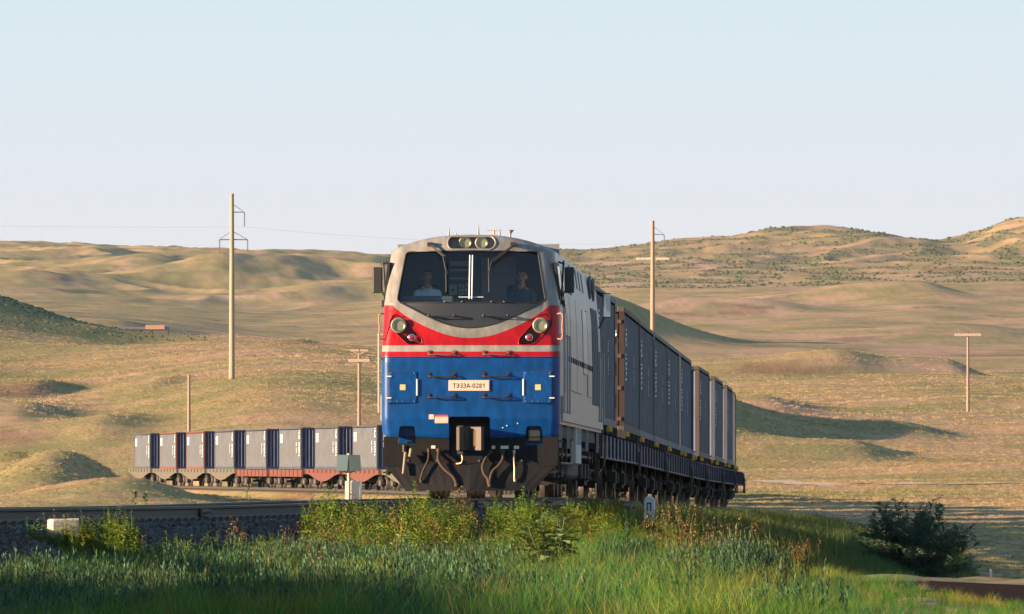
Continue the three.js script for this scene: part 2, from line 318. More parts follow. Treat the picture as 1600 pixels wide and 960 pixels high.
// ---------------------------------------------------------------- locomotive
const paintTex = noiseTex(512, 9, { lo: .70, hi: 1.03, tint: [.9, .95, 1.05], seed: 55, stretch: 2.2 }); paintTex.repeat.set(.45, .45);
const paint = (r, g, b, rough = .38, extra = {}) => new THREE.MeshPhysicalMaterial({ color: C(r, g, b), roughness: rough, clearcoat: .45, clearcoatRoughness: .27, specularIntensity: .2, map: paintTex, ...extra });
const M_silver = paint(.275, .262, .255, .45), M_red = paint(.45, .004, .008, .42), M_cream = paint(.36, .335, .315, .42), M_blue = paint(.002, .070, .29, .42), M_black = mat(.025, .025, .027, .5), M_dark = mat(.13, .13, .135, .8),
  M_side = paint(.45, .435, .445, .5, { map: streakTex }), M_side2 = paint(.36, .47, .53, .35), M_plow = new THREE.MeshPhysicalMaterial({ color: C(.016, .016, .018), roughness: .7, specularIntensity: .35, map: streakTex }), M_chrome = mat(.62, .63, .62, .25, 1), M_rust = mat(.20, .10, .05, .75, .3), M_hose = mat(.06, .035, .024, .85), M_brass = mat(.55, .42, .22, .4, .6),
  M_glass = new THREE.MeshPhysicalMaterial({ color: C(.82, .88, .91), roughness: .03, transmission: 1, thickness: 0, ior: 1.5 }), M_lens = new THREE.MeshPhysicalMaterial({ color: C(.95, .97, .9), roughness: .06, transmission: 1, thickness: 0 }),
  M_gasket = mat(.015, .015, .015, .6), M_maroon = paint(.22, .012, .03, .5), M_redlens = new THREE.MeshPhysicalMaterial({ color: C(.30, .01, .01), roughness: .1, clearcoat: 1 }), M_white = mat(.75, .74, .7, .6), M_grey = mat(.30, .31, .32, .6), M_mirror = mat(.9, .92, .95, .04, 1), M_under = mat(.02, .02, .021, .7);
const L_LEN = 22.5;
const wT = [[0, 1.50], [1.0, 1.545], [1.3, 1.57], [2.6, 1.573], [3.4, 1.553], [4.0, 1.492], [4.37, 1.442], [4.8, 1.40]], rT = [[1, .17], [2.5, .18], [3.3, .30], [4.7, .32]], zT = [[.8, -.13], [1.12, -.03], [1.4, 0], [2.5, 0], [3.0, -.06], [3.43, -.14], [4.35, -.48], [4.8, -.70]];
const wH = (h) => lin(wT, h), rH = (h) => lin(rT, h), zH = (h) => lin(zT, h), roofH = (x) => 4.65 - .28 * Math.pow(Math.min(1.1, Math.abs(x) / 1.44), 2.5), ROUND = .10;
const crown = (h) => lin([[2.4, .05], [3.4, .17]], h);
const SH = (h) => wH(h) - rH(h) + Math.PI / 2 * rH(h);
function skin(s, h, inset = 0) {                 // (distance across the front, height) -> point on the rounded cab front; z = 0 is the foremost plane
  const w = wH(h) - inset, r = rH(h), a = w - r, m = Math.abs(s); let x, z = zH(h) - inset;
  const cr = crown(h); if (m <= a) { x = m; z -= cr * (m / a) ** 2.6; } else { const t = (m - a) / r; if (t < Math.PI / 2) { x = a + r * Math.sin(t); z -= cr + r * (1 - Math.cos(t)); } else { x = w; z -= cr + r + (m - a - r * Math.PI / 2); } }
  const q = clamp((h - (roofH(x) - ROUND)) / ROUND, 0, 1); z -= ROUND * (1 - Math.sqrt(1 - q * q * .9999));
  return [s < 0 ? -x : x, h, z];
}
const PX = (px, py) => [(px - 736) / 89, (779 - py) / 89];
function wrapped(outer, holes = [], inset = 0, edge = .07) {
  const sh = new THREE.Shape(outer.map((p) => new THREE.Vector2(...p)));
  for (const h of holes) sh.holes.push(new THREE.Path(h.map((p) => new THREE.Vector2(...p))));
  const g = new TessellateModifier(edge, 9).modify(new THREE.ShapeGeometry(sh)), p = g.attributes.position, nn = new Float32Array(p.count * 3), uv = new Float32Array(p.count * 2), a = V(0, 0, 0), b = V(0, 0, 0);
  for (let i = 0; i < p.count; i++) {
    const s = p.getX(i), h = p.getY(i), e = .004, c = skin(s, h, inset), hs = h + e > roofH(c[0]) ? -1 : 1;
    a.set(...skin(s + e, h, inset)).sub(V(...skin(s - e, h, inset))); b.set(...skin(s, h + e * (hs > 0 ? 1 : 0), inset)).sub(V(...skin(s, h - e, inset)));
    a.cross(b).normalize(); p.setXYZ(i, ...c); nn.set([a.x, a.y, a.z], 3 * i); uv.set([s, h], 2 * i);
  }
  g.setAttribute('normal', new THREE.BufferAttribute(nn, 3)); g.setAttribute('uv', new THREE.BufferAttribute(uv, 2)); return g;
}
function rim(loop, depth, inset = 0) { const l = [...loop, loop[0]], A = l.map(([s, h]) => skin(s, h, inset)); return strip(A, A.map(([x, y, z]) => [x, y, z - depth])); }
function beadOn(loop, r, off = 0, closed = true) { return new THREE.TubeGeometry(new THREE.CatmullRomCurve3(loop.map(([s, h]) => { const p = skin(s, h); return V(p[0], p[1], p[2] + off); }), closed, 'catmullrom', .1), loop.length * 4, r, 6, closed); }
function roundPoly(pts, r, n = 5) {              // polygon with rounded corners
  const out = [];
  pts.forEach((p, i) => {
    const a = pts[(i + pts.length - 1) % pts.length], b = pts[(i + 1) % pts.length], d1 = Math.hypot(a[0] - p[0], a[1] - p[1]), d2 = Math.hypot(b[0] - p[0], b[1] - p[1]), k = Math.min(r, d1 / 2.05, d2 / 2.05);
    const s = [p[0] + (a[0] - p[0]) * k / d1, p[1] + (a[1] - p[1]) * k / d1], e = [p[0] + (b[0] - p[0]) * k / d2, p[1] + (b[1] - p[1]) * k / d2];
    for (let j = 0; j <= n; j++) { const t = j / n; out.push([(1 - t) ** 2 * s[0] + 2 * t * (1 - t) * p[0] + t * t * e[0], (1 - t) ** 2 * s[1] + 2 * t * (1 - t) * p[1] + t * t * e[1]]); }
  });
  return out;
}
const mirrorX = (pts) => pts.map(([x, y]) => [-x, y]).reverse();
const curveThrough = (pts, n) => new THREE.CatmullRomCurve3(pts.map(([x, y]) => V(x, y, 0))).getPoints(n).map((p) => [p.x, p.y]);

function handrail(parent, x0, x1, y, proud = .085, zAt = (x, h) => skin(x, h)[2], m = M_black, r = .013) {
  mesh('grab_handle', [tube([[x0, y + .02, zAt(x0, y)], [x0, y, zAt(x0, y) + proud * .8], [x0 + .03, y - .01, zAt(x0, y) + proud], [(x0 + x1) / 2, y - .01, zAt(0, y) + proud], [x1 - .03, y - .01, zAt(x1, y) + proud], [x1, y, zAt(x1, y) + proud * .8], [x1, y + .02, zAt(x1, y)]], r, 30, 7), box(.05, .09, .02, x0, y + .02, zAt(x0, y) + .008), box(.05, .09, .02, x1, y + .02, zAt(x1, y) + .008)], m, parent);
}
function textTexture(w, h, draw) { const c = document.createElement('canvas'); c.width = w; c.height = h; draw(c.getContext('2d'), w, h); const t = new THREE.CanvasTexture(c); t.colorSpace = THREE.SRGBColorSpace; return t; }

function buildLoco() {
  const L = thing('diesel_locomotive', 'blue, red and silver diesel locomotive at the head of the container train', 'locomotive');
  const G = new THREE.Group(); // front coordinates: z = 0 at the nose; children are re-parented below
  // -- livery zones of the cab front
  const smile = curveThrough([[-1.40, 3.395], [-1.19, 3.235], [-.966, 3.10], [-.685, 2.966], [-.36, 2.855], [0, 2.812], [.36, 2.855], [.685, 2.966], [.966, 3.10], [1.19, 3.235], [1.40, 3.395]], 48);
  const sideEdge = (h0, h1, n, sg) => { const o = []; for (let i = 0; i <= n; i++) { const h = lerp(h0, h1, i / n); o.push([sg * SH(h), h]); } return o; };
  const windTop = [...roundPoly([PX(618, 466), PX(631, 393), PX(840, 393), PX(851, 466)], .13, 8)];
  const ws = [[-1.30, 3.53], [-1.175, 4.28], [-1.155, 4.325], [-1.10, 4.345], [-.6, 4.355], [0, 4.358], [.6, 4.355], [1.10, 4.345], [1.155, 4.325], [1.175, 4.28], [1.30, 3.53], [1.292, 3.48], [1.25, 3.44]];
  const lower = curveThrough([[1.25, 3.44], [1.06, 3.345], [.74, 3.185], [.40, 3.05], [0, 2.992], [-.40, 3.05], [-.74, 3.185], [-1.06, 3.345], [-1.25, 3.44]], 40);
  const windHole = [...ws, ...lower.slice(1, -1), [-1.25, 3.44], [-1.292, 3.48]];
  const lampHole = roundPoly([[-.385, 4.38], [.37, 4.38], [.44, 4.50], [.37, 4.615], [-.385, 4.615], [-.44, 4.50]], .09, 4);
  const top = []; for (let i = 0; i <= 60; i++) { const x = 1.43 - 2.86 * i / 60; const h = roofH(x) - .0005; const w = wH(h), r = rH(h), a = w - r; const s = Math.abs(x) <= a ? Math.abs(x) : a + r * Math.asin(Math.min(1, (Math.abs(x) - a) / r)); top.push([Math.sign(x) * s, h]); }
  const silver = [...sideEdge(3.395, 4.34, 14, 1), ...top, ...sideEdge(4.34, 3.395, 14, -1), ...smile];
  mesh('front_panel', [wrapped(silver, [windHole, lampHole]), rim(windHole, .10), rim(lampHole, .09)], M_silver, G);
  const pocket = roundPoly([[-1.452, 3.10], [-1.36, 3.245], [-1.21, 3.215], [-1.005, 2.97], [-.855, 2.80], [-.845, 2.70], [-.90, 2.692], [-1.10, 2.692], [-1.42, 3.0]], .06, 4), pocketR = mirrorX(pocket);
  mesh('red_panel', [wrapped([[SH(2.685), 2.685], ...sideEdge(2.685, 3.395, 8, 1).slice(1), ...smile.slice().reverse(), ...sideEdge(3.395, 2.685, 8, -1)], [pocket, pocketR])], M_red, G);
  mesh('stripe', wrapped([...sideEdge(2.572, 2.683, 3, 1), ...sideEdge(2.683, 2.572, 3, -1)]), M_cream, G);
  mesh('red_stripe', wrapped([...sideEdge(2.478, 2.570, 3, 1), ...sideEdge(2.570, 2.478, 3, -1)]), M_red, G);
  // blue nose with coupler and step openings cut into its lower edge
  const stepN = (x0, x1) => [[x1, 1.082], [x1 - .02, 1.24], [x1 - .05, 1.262], [x0 + .05, 1.262], [x0 + .02, 1.24], [x0, 1.082]];
  const blue = [...sideEdge(1.16, 2.47, 10, 1), ...sideEdge(2.47, 1.16, 10, -1), [-1.52, 1.10], [-1.42, 1.075], ...stepN(-1.27, -.965).reverse(), [-.965 + .04, 1.075], [-.40, 1.05], ...[[-.376, 1.05], [-.376, 1.40], [-.345, 1.43], [.315, 1.43], [.346, 1.40], [.346, 1.05]], [.38, 1.05], [.955, 1.075], ...stepN(.965, 1.27).reverse(), [1.42, 1.075], [1.52, 1.10]];
  mesh('nose_panel', [wrapped(blue), rim([[-.376, 1.05], [-.376, 1.40], [-.345, 1.43], [.315, 1.43], [.346, 1.40], [.346, 1.05]], .3), rim(stepN(.965, 1.27), .22), rim(stepN(-1.27, -.965), .22)], M_blue, G);
  mesh('nose_lip', [tube(sideEdge(2.474, 2.474, 1, 1).length ? Array.from({ length: 25 }, (_, i) => { const s = lerp(-SH(2.474), SH(2.474), i / 24), p = skin(s, 2.474); return [p[0], p[1], p[2] + .004]; }) : [], .010, 60, 5)], M_blue, G);
  // black mask under the windscreen
  const mask = [[1.235, 3.432], ...lower.slice(1, -1), [-1.235, 3.432]];
  mesh('lower_mask', wrapped(mask, [], .03), mat(.026, .028, .034, .38, 0), G);
  const pane = [[-1.29, 3.53], [-1.165, 4.28], [-1.10, 4.335], [0, 4.35], [1.10, 4.335], [1.165, 4.28], [1.29, 3.53], [1.24, 3.445], [-1.24, 3.445]];
  const ws1 = mesh('windscreen', wrapped(pane, [], .03, .15), M_glass, G);
  mesh('gasket', [beadOn(windHole, .014, -.004), beadOn([[-1.24, 3.44], [-.6, 3.44], [0, 3.44], [.6, 3.44], [1.24, 3.44]], .012, -.02, false)], M_gasket, ws1);
  mesh('centre_bar', [rod([-.028, 3.50, -.16], [-.028, 4.28, -.43], .0115, 6), rod([.02, 3.50, -.16], [.02, 4.28, -.43], .0115, 6)], mat(.75, .8, .84, .4), ws1);
  mesh('defroster_bar', [rod([-.22, 3.535, -.21], [.22, 3.535, -.21], .007, 5)], M_white, ws1);
  // top lamp recess and twin lamps
  mesh('lamp_recess', [extr(lampHole, .012).translate(0, 0, zH(4.5) - .17)], M_silver, G);
  mesh('lamp_cowl', [beadOn(lampHole, .02, .0)], M_silver, G);
  const lamp = (name, x, y, z, r, parent = G) => {
    const h = new THREE.Group(); h.name = name; parent.add(h); h.position.set(x, y, z);
    mesh('bezel', [new THREE.TorusGeometry(r, r * .13, 8, 28), disc(r * 1.02, .05, 0, 0, -.03, 'z', 24)], mat(.36, .32, .24, .45, .5), h);
    const bowl = new THREE.LatheGeometry([[.012, -.02], [r * .35, -.012], [r * .62, .006], [r * .82, .026], [r * .95, .05]].map(([a, b]) => new THREE.Vector2(a, b)), 24).rotateX(Math.PI / 2).translate(0, 0, -.02);
    mesh('reflector', bowl, M_chrome, h); mesh('bulb', new THREE.SphereGeometry(r * .2, 12, 8).translate(0, 0, .012), M_lens, h);
    mesh('lens', new THREE.SphereGeometry(r * 1.9, 20, 8, 0, Math.PI * 2, 0, .52).rotateX(Math.PI / 2).translate(0, 0, -r * 1.62), M_lens, h);
  };
  lamp('top_headlight', -.122, 4.505, zH(4.5) - .11, .105); lamp('top_headlight', .168, 4.505, zH(4.5) - .11, .105);
  // lamp pockets with headlight and marker lamp
  for (const sg of [-1, 1]) {
    const pk = sg < 0 ? pocket : pocketR, cx = sg * 1.15, cy = 2.95;
    const A = [...pk, pk[0]].map(([s, h]) => skin(s, h)), B = [...pk, pk[0]].map(([s, h]) => { const p = skin(cx + (s - cx) * .93, cy + (h - cy) * .93); return [p[0], p[1], Math.min(p[2] - .07, -.14)]; });
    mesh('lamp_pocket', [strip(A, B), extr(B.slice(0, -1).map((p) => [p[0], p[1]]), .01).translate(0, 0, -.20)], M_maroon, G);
    mesh('pocket_trim', beadOn(pk, .009, .003), M_red, G);
    lamp('headlight', sg * 1.268 + (sg > 0 ? -.04 : 0), 3.035, -.10, .122);
    const mk = new THREE.Group(); mk.name = 'marker_light'; G.add(mk); mk.position.set(sg * 1.035, 2.82, -.075);
    mesh('bezel', new THREE.TorusGeometry(.055, .012, 8, 20), M_chrome, mk); mesh('lens', [new THREE.SphereGeometry(.052, 14, 8).scale(1, 1, .5), disc(.05, .06, 0, 0, -.03, 'z', 16)], M_redlens, mk);
  }
  // grab handles
  for (const [a, b] of [[-.73, -.285], [.235, .665]]) {
    mesh('grab_handle', [rod([a, 3.20, -.0], [b, 3.20, -.0], .012, 6), ...[a, b].map((x) => mg([new THREE.SphereGeometry(.03, 10, 8).translate(x, 3.205, -.015), rod([x, 3.205, -.12], [x, 3.205, -.01], .018, 8)]))], M_black, G);
    handrail(G, a, b, 2.53, .08, undefined, mat(.22, .06, .05, .5)); handrail(G, a, b, 2.145, .09); handrail(G, a, b, 1.775, .09);
  }
  for (const sg of [-1, 1]) { const x = sg * 1.545, z = -.20; mesh('grab_rail', [tube([[x - sg * .02, 3.24, z], [x + sg * .06, 3.24, z + .04], [x + sg * .065, 3.0, z + .045], [x + sg * .06, 2.80, z + .04], [x - sg * .02, 2.80, z]], .013, 24, 6)], mat(.55, .2, .1, .5), G); }
  // nose lockers
  for (const sg of [-1, 1]) {
    const x0 = sg * 1.19, dr = mesh('locker_door', [rbox(.50, .56, .03, x0, 1.945, -.016, .035)], M_blue, G);
    mesh('door_seal', [rbox(.53, .59, .012, x0, 1.945, -.03, .04)], M_gasket, dr);
    mesh('hinge', [rod([x0 - sg * .255, 1.80, 0], [x0 - sg * .255, 2.09, 0], .017, 8)], mat(.6, .56, .5, .5), dr);
    for (const dy of [-.19, .19]) mesh('latch', rod([x0 + sg * .20, 1.945 + dy, .01], [x0 + sg * .29, 1.945 + dy, .01], .013, 6), M_white, dr);
    for (const [a, b] of [[-.21, .25], [.2, .25], [-.21, -.25], [.2, -.25], [0, -.25], [-.1, -.25]]) mesh('bolt', disc(.011, .014, x0 + a, 1.945 + b, .003, 'z', 8), M_chrome, dr);
    mesh('notice', box(.10, .10, .003, x0, 1.945, .0035), mat(.55, .47, .17, .7), dr);
  }
  // number plate
  const plate = mesh('number_plate', rbox(.72, .19, .02, -.02, 1.975, .012, .006), mat(.68, .52, .42, .55), G);
  const ptex = textTexture(512, 136, (c, w, h) => { c.fillStyle = '#d8bfae'; c.fillRect(0, 0, w, h); c.fillStyle = '#15120f'; c.font = 'bold 84px sans-serif'; c.textAlign = 'center'; c.textBaseline = 'middle'; c.save(); c.translate(w / 2, h / 2 + 3); c.scale(.92, 1); c.fillText('ТЭ33А-0281', 0, 0, 470); c.restore(); });
  mesh('lettering', new THREE.PlaneGeometry(.70, .175).translate(-.02, 1.975, .0245), new THREE.MeshStandardMaterial({ map: ptex, roughness: .55 }), plate);
  const st = textTexture(256, 160, (c, w, h) => { c.fillStyle = '#e2cfc0'; c.fillRect(0, 0, w, h); c.fillStyle = '#b5443c'; c.fillRect(0, 0, w, 40); const R = rng(3); for (let y = 54; y < 150; y += 22) for (let x = 10; x < 240;) { const l = 8 + R() * 26; c.fillStyle = R() < .4 ? '#a8382f' : '#8d7f78'; c.fillRect(x, y, l, 10); x += l + 6; } });
  mesh('sticker', new THREE.PlaneGeometry(.235, .147).translate(-.508, 1.388, .006), new THREE.MeshStandardMaterial({ map: st, roughness: .6 }), G);
  mesh('sticker', [box(.09, .085, .004, -.685, 1.425, .003)], mat(.7, .5, .38, .6), G);
  for (const [x, y] of [[.57, 1.235], [.64, 1.27], [.83, 1.31]]) mesh('paint_chip', disc(.011, .004, x, y, -.004, 'z', 7), M_white, G);
  // wipers
  for (const [px, tip, tilt] of [[-.735, [-.47, 3.56], 1], [.735, [.47, 3.6], -1]]) {
    const z0 = skin(px, 4.46)[2], w = mesh('wiper', [box(.10, .07, .09, px, 4.475, z0 + .05)], M_black, G);
    const k = [px + tilt * -.0, 4.46, z0 + .10], e = px < 0 ? [-.50, 4.26, -.36] : [.36, 4.17, -.33];
    mesh('arm', [rod(k, e, .012, 6), rod([k[0] + .04, k[1], k[2]], [e[0] + .04, e[1], e[2]], .009, 6)], M_black, w);
    const bx = px < 0 ? -.43 : .325; mesh('blade', [rod([bx - .02, 4.22, -.37], [bx, 3.62, -.135], .012, 6), box(.05, .05, .03, bx - .01, 3.98, -.27)], M_black, w); mesh('link', [rod(e, [bx - .01, 3.98, -.265], .009, 6)], M_black, w);
  }
  for (const x of [-.16, .58, -.47, .36]) mesh('washer_nozzle', disc(.014, .02, x, 3.455, -.15, 'z', 8), M_chrome, G);
  // aerials
  for (const [x, y, h, z] of [[-.46, 4.64, .16, -1.6], [.075, 4.645, .20, -1.4], [.44, 4.63, .17, -1.7], [-.36, 4.64, .10, -2.2]]) mesh('aerial', [rod([x, y - .06, z], [x, y + h, z], .028, 8, .006)], M_grey, G);
  mesh('radio_antenna', [rod([.33, 4.55, -1.9], [.33, 4.76, -1.9], .018, 8), rod([.20, 4.765, -1.9], [.47, 4.765, -1.9], .008, 6), box(.12, .10, .12, .33, 4.64, -1.9)], mat(.45, .30, .2, .6), G);
  mesh('horn', [rod([.64, 4.55, -1.4], [.64, 4.70, -1.4], .02, 8), new THREE.CylinderGeometry(.07, .02, .07, 12).translate(.64, 4.72, -1.4)], M_grey, G);
  // mirrors
  for (const sg of [-1, 1]) {
    const rm = mesh('mirror', [rbox(.17, .46, .10, sg * 1.70, 3.86, -1.15, .02)], M_black, G);
    mesh('mirror_glass', [box(.14, .42, .006, sg * 1.70, 3.86, -1.202)], M_mirror, rm);
    mesh('mirror_arm', [rod([sg * 1.50, 4.18, -1.1], [sg * 1.62, 4.14, -1.1], .02, 6), rod([sg * 1.54, 3.52, -1.1], [sg * 1.63, 3.66, -1.1], .018, 6), rod([sg * 1.60, 4.20, -1.1], [sg * 1.555, 3.42, -1.1], .02, 6), box(.05, .12, .05, sg * 1.60, 3.44, -1.1)], M_black, rm);
    const r2 = mesh('mirror', [rbox(.16, .5, .07, sg * 1.72, 3.86, -L_LEN + 1.3, .02)], M_black, G); mesh('mirror_glass', [box(.14, .46, .006, sg * 1.725, 3.86, -L_LEN + 1.34)], M_mirror, r2);
    mesh('mirror_arm', rod([sg * 1.5, 4.16, -L_LEN + 1.25], [sg * 1.64, 4.10, -L_LEN + 1.25], .02, 6), M_black, r2); mesh('mirror_arm', rod([sg * 1.56, 3.4, -L_LEN + 1.25], [sg * 1.66, 3.62, -L_LEN + 1.25], .02, 6), M_black, r2);
  }
  // body sides and roof
  const hs = [1.30, 1.9, 2.6, 3.0, 3.4, 3.7, 4.0, 4.2, 4.37], zEnd = (h) => zH(h) - crown(h) - rH(h);
  for (const sg of [-1, 1]) {
    const A = hs.map((h) => [sg * wH(h), h, zEnd(h)]), B = hs.map((h) => [sg * wH(h), h, -L_LEN - zEnd(h)]);
    mesh('side_wall', uvMetres(sg > 0 ? strip(B, A) : strip(A, B), .25, .25), M_side, G);
    const on = (z0, z1, h0, h1, m, name, proud = .012) => { const n = 4, o = []; const row = (z) => Array.from({ length: n + 1 }, (_, i) => { const h = lerp(h0, h1, i / n); return [sg * (wH(h) + proud), h, z]; }); const f = row(z0), b = row(z1), fi = f.map(([x, y, z]) => [x - sg * (proud + .03), y, z]), bi = b.map(([x, y, z]) => [x - sg * (proud + .03), y, z]); return mesh(name, [strip(f, b), strip(fi, f), strip(b, bi), strip([f[0], fi[0]], [b[0], bi[0]]), strip([f[n], fi[n]], [b[n], bi[n]])], m, G); };
    const win = on(-.62, -1.75, 3.50, 4.16, M_gasket, 'window_frame', .02); on(-.70, -1.68, 3.56, 4.10, mat(.04, .05, .06, .08), 'side_window', .026);
    on(-2.2, -2.95, 1.9, 4.05, M_side, 'cab_door', .03); on(-2.35, -2.8, 3.3, 3.9, mat(.04, .05, .06, .08), 'door_window', .036);
    for (let k = 0; k < 5; k++) on(-7.2 - k * 1.55, -7.75 - k * 1.55, 3.93, 4.30, M_dark, 'slot_shade_panel', .008);  // dark proud panels: the shade inside the slots is put into colour
    for (let k = 0; k < 2; k++) on(-4.2, -7.2, 3.83 - k * .10, 3.87 - k * .10, M_dark, 'vent_shade_strip', .01);  // thin dark strips painted for the shade of vent openings
    for (let k = 0; k < 5; k++) on(-3.4 - k * 1.55, -4.85 - k * 1.55, 1.95, 3.66, M_side, 'hood_door', .022 + .004 * (k % 2));
    on(-11.3, -13.6, 2.35, 3.55, M_side2, 'hood_door', .03); on(-14, -16.2, 1.95, 3.6, M_side, 'hood_door', .024);
    for (let k = 0; k < 7; k++) on(-17 - k * .5, -17.42 - k * .5, 1.8, 3.72, M_dark, 'radiator_slat', .02 + .01 * (k % 2));
    on(-.5, -L_LEN + .5, 1.36, 1.80, M_side, 'skirt', .045);
    for (let k = 0; k < 14; k++) mesh('door_handle', box(.03, .10, .05, sg * 1.605, 2.5, -3.7 - k * .95), M_black, G);
    for (const z of [-.45, -2.0, -3.1, -L_LEN + 3.1, -L_LEN + 2, -L_LEN + .6]) mesh('handrail', [rod([sg * 1.64, 1.5, z], [sg * 1.64, 2.9, z], .018, 6), rod([sg * 1.56, 1.52, z], [sg * 1.65, 1.52, z], .014, 6), rod([sg * 1.56, 2.88, z], [sg * 1.65, 2.88, z], .014, 6)], M_side, G);
    for (const z of [-17.2, -19.2]) mesh('fan_grille', [disc(.20, .05, sg * 1.49, 4.13, z, 'x', 20), new THREE.TorusGeometry(.21, .03, 6, 20).rotateY(Math.PI / 2).translate(sg * 1.51, 4.13, z)], M_dark, G);
  }
  { const X = []; for (let i = 0; i <= 28; i++) X.push(1.442 - 2.884 * i / 28);
    const zr = (x) => { const h = roofH(x) - .0005, a = wH(h) - rH(h), r = rH(h), s = Math.abs(x) <= a ? Math.abs(x) : a + r * Math.asin(Math.min(1, (Math.abs(x) - a) / r)); return skin(s, h)[2]; };
    mesh('roof', uvMetres(strip(X.map((x) => [x, roofH(x) - .0005, zr(x)]), X.map((x) => [x, roofH(x) - .0005, -L_LEN - zr(x)])), .3, .3), M_side, G); }
  mesh('rear_wall', extr([...hs.map((h) => [wH(h) - .01, h]), [1.0, roofH(1) - .01], [0, 4.62], [-1, roofH(1) - .01], ...hs.slice().reverse().map((h) => [-wH(h) + .01, h])], .05).translate(0, 0, -L_LEN + .35), M_blue, G);
  // frame, fuel tank, pilot
  mesh('underframe', [box(3.0, .25, L_LEN - .9, 0, 1.2, -L_LEN / 2), box(2.9, .06, L_LEN - 1.0, 0, 1.34, -L_LEN / 2)], M_under, G);
  mesh('fuel_tank', [rbox(2.8, .78, 5.6, 0, .72, -L_LEN / 2, .12)], M_under, G);
  for (const sg of [-1, 1]) {
    const bb = mesh('equipment_box', [rbox(.12, .70, 2.6, sg * 1.50, .98, -9.9, .02)], mat(.50, .48, .44, .7), G);
    for (const r of [0, 1, 2]) for (const k of [0, 1, 2, 3]) mesh('vent_hole_disc', disc(.06, .012, sg * 1.563, 1.24 - r * .10, -8.9 - k * .62, 'x', 10), M_dark, bb);  // flat dark discs, coloured for the shade inside the holes
    for (const z of [-.75, -4.7, -14.5, -20.6]) mesh('sill_bracket', box(.05, .5, .08, sg * 1.55, 1.14, z), M_side, G);
    for (const z of [-1.0, -20.9]) mesh('step_ladder', [box(.04, .9, .05, sg * 1.5, .85, z - .3), box(.04, .9, .05, sg * 1.5, .85, z + .3), ...[.45, .72, 1.0].map((y) => box(.22, .03, .6, sg * 1.47, y, z))], M_under, G);
    mesh('pipes', [rod([sg * 1.45, .78, -2.0], [sg * 1.45, .78, -20], .03, 6), rod([sg * 1.5, .62, -2.4], [sg * 1.5, .62, -7.6], .025, 6)], M_rust, G);
  }
  const pil = mesh('pilot', [
    extr([[-1.528, .60], [-1.528, 1.08], [-1.27, 1.068], [-1.27, .96], [-.965, .96], [-.965, 1.068], [-.376, 1.05], [-.376, .74], [.346, .74], [.346, 1.05], [.965, 1.068], [.965, .93], [1.27, .93], [1.27, 1.068], [1.54, 1.08], [1.54, .60]], .05).translate(0, 0, -.13),
    box(3.05, .05, .22, 0, .585, -.06),
    (() => { const A = [], B = [], n = 16; for (let i = 0; i <= n; i++) { const t = -1 + 2 * i / n, x = t * 1.53, xb = t * 1.115; A.push([x, .60, .02 + .05 * (1 - Math.abs(t))]); B.push([xb, .125, .16 + .16 * (1 - Math.abs(t))]); } const o = strip(B.slice().reverse(), A.slice().reverse()), q = (r) => r.map(([x, y, z]) => [x, y, z - .04]); return [o, strip(q(A).reverse(), q(B).reverse()), strip(q(B), B), strip([A[0], q(A)[0]], [B[0], q(B)[0]]), strip([A[n], q(A)[n]], [B[n], q(B)[n]])]; })(),
  ], M_plow, G);
  { const ml = mat(.6, .55, .5, .6); for (const [x, y, w] of [[-.655, .895, .075], [.405, .89, .06], [.60, .89, .14], [.81, .89, .09]]) mesh('label_plate', box(w, .055, .008, x, y, -.075), ml, pil); }
  for (const [x, y] of [[-1.1, .66], [-.6, .66], [.3, .68], [.9, .66], [.15, .655], [.25, .655]]) mesh('bolt', disc(.014, .02, x, y, -.072, 'z', 8), M_chrome, pil);
  for (const sg of [-1, 1]) mesh('step_well', [box(.32, .36, .02, sg * 1.117, 1.10, -.3), box(.32, .02, .2, sg * 1.117, .935, -.2)], M_blue, G);
  mesh('towing_eye', [rbox(.21, .20, .1, 1.12, 1.10, -.2, .03)], mat(.42, .30, .16, .7), G);
  const hose = (pts, r, m = M_hose) => { const h = mesh('brake_hose', [tube(pts, r, 24, 7), disc(r * 1.7, .06, pts[0][0], pts[0][1] + .01, pts[0][2], 'y', 10), rod(pts[pts.length - 1], [pts[pts.length - 1][0] + .01, pts[pts.length - 1][1] - .07, pts[pts.length - 1][2]], r * 1.5, 8)], m, G); return h; };
  hose([[-.73, .83, .0], [-.74, .66, .10], [-.82, .48, .16], [-.86, .34, .19]], .018); hose([[-.555, .83, .0], [-.555, .66, .12], [-.44, .50, .18], [-.30, .38, .22], [-.235, .27, .26]], .026);
  hose([[.355, .80, .0], [.27, .68, .11], [.225, .53, .18], [.265, .40, .22], [.33, .33, .25]], .025); hose([[.565, .80, .0], [.575, .68, .11], [.51, .57, .16], [.40, .46, .21], [.35, .27, .28]], .026); hose([[.77, .80, .0], [.775, .65, .11], [.785, .5, .16], [.785, .36, .19]], .016, M_brass);
  mesh('release_lever', [rod([-1.14, .80, .02], [-1.17, .42, .17], .026, 8), rod([-1.04, .86, .02], [-1.06, .72, .06], .03, 8), box(.02, .13, .02, -1.185, .87, -.05)], mat(.24, .20, .13, .7), G);
  // automatic coupler
  mesh('coupler_pocket', [box(.74, .03, .7, -.015, 1.44, -.45), box(.03, .72, .7, -.39, 1.09, -.45), box(.03, .72, .7, .36, 1.09, -.45), box(.74, .72, .03, -.015, 1.09, -.8)], M_blue, G);
  mesh('coupler', [box(.2, .26, .9, -.02, 1.0, -.4),
    extr([[-.20, 0], [-.20, .30], [-.155, .36], [-.09, .30], [-.09, .12], [.02, .10], [.05, .2], [.22, .34], [.26, .26], [.16, 0]], .40, .012).rotateX(Math.PI / 2).translate(-.02, 1.24, -.05), box(.10, .5, .10, -.17, 1.02, .14)], mat(.075, .06, .05, .6, .3), G);
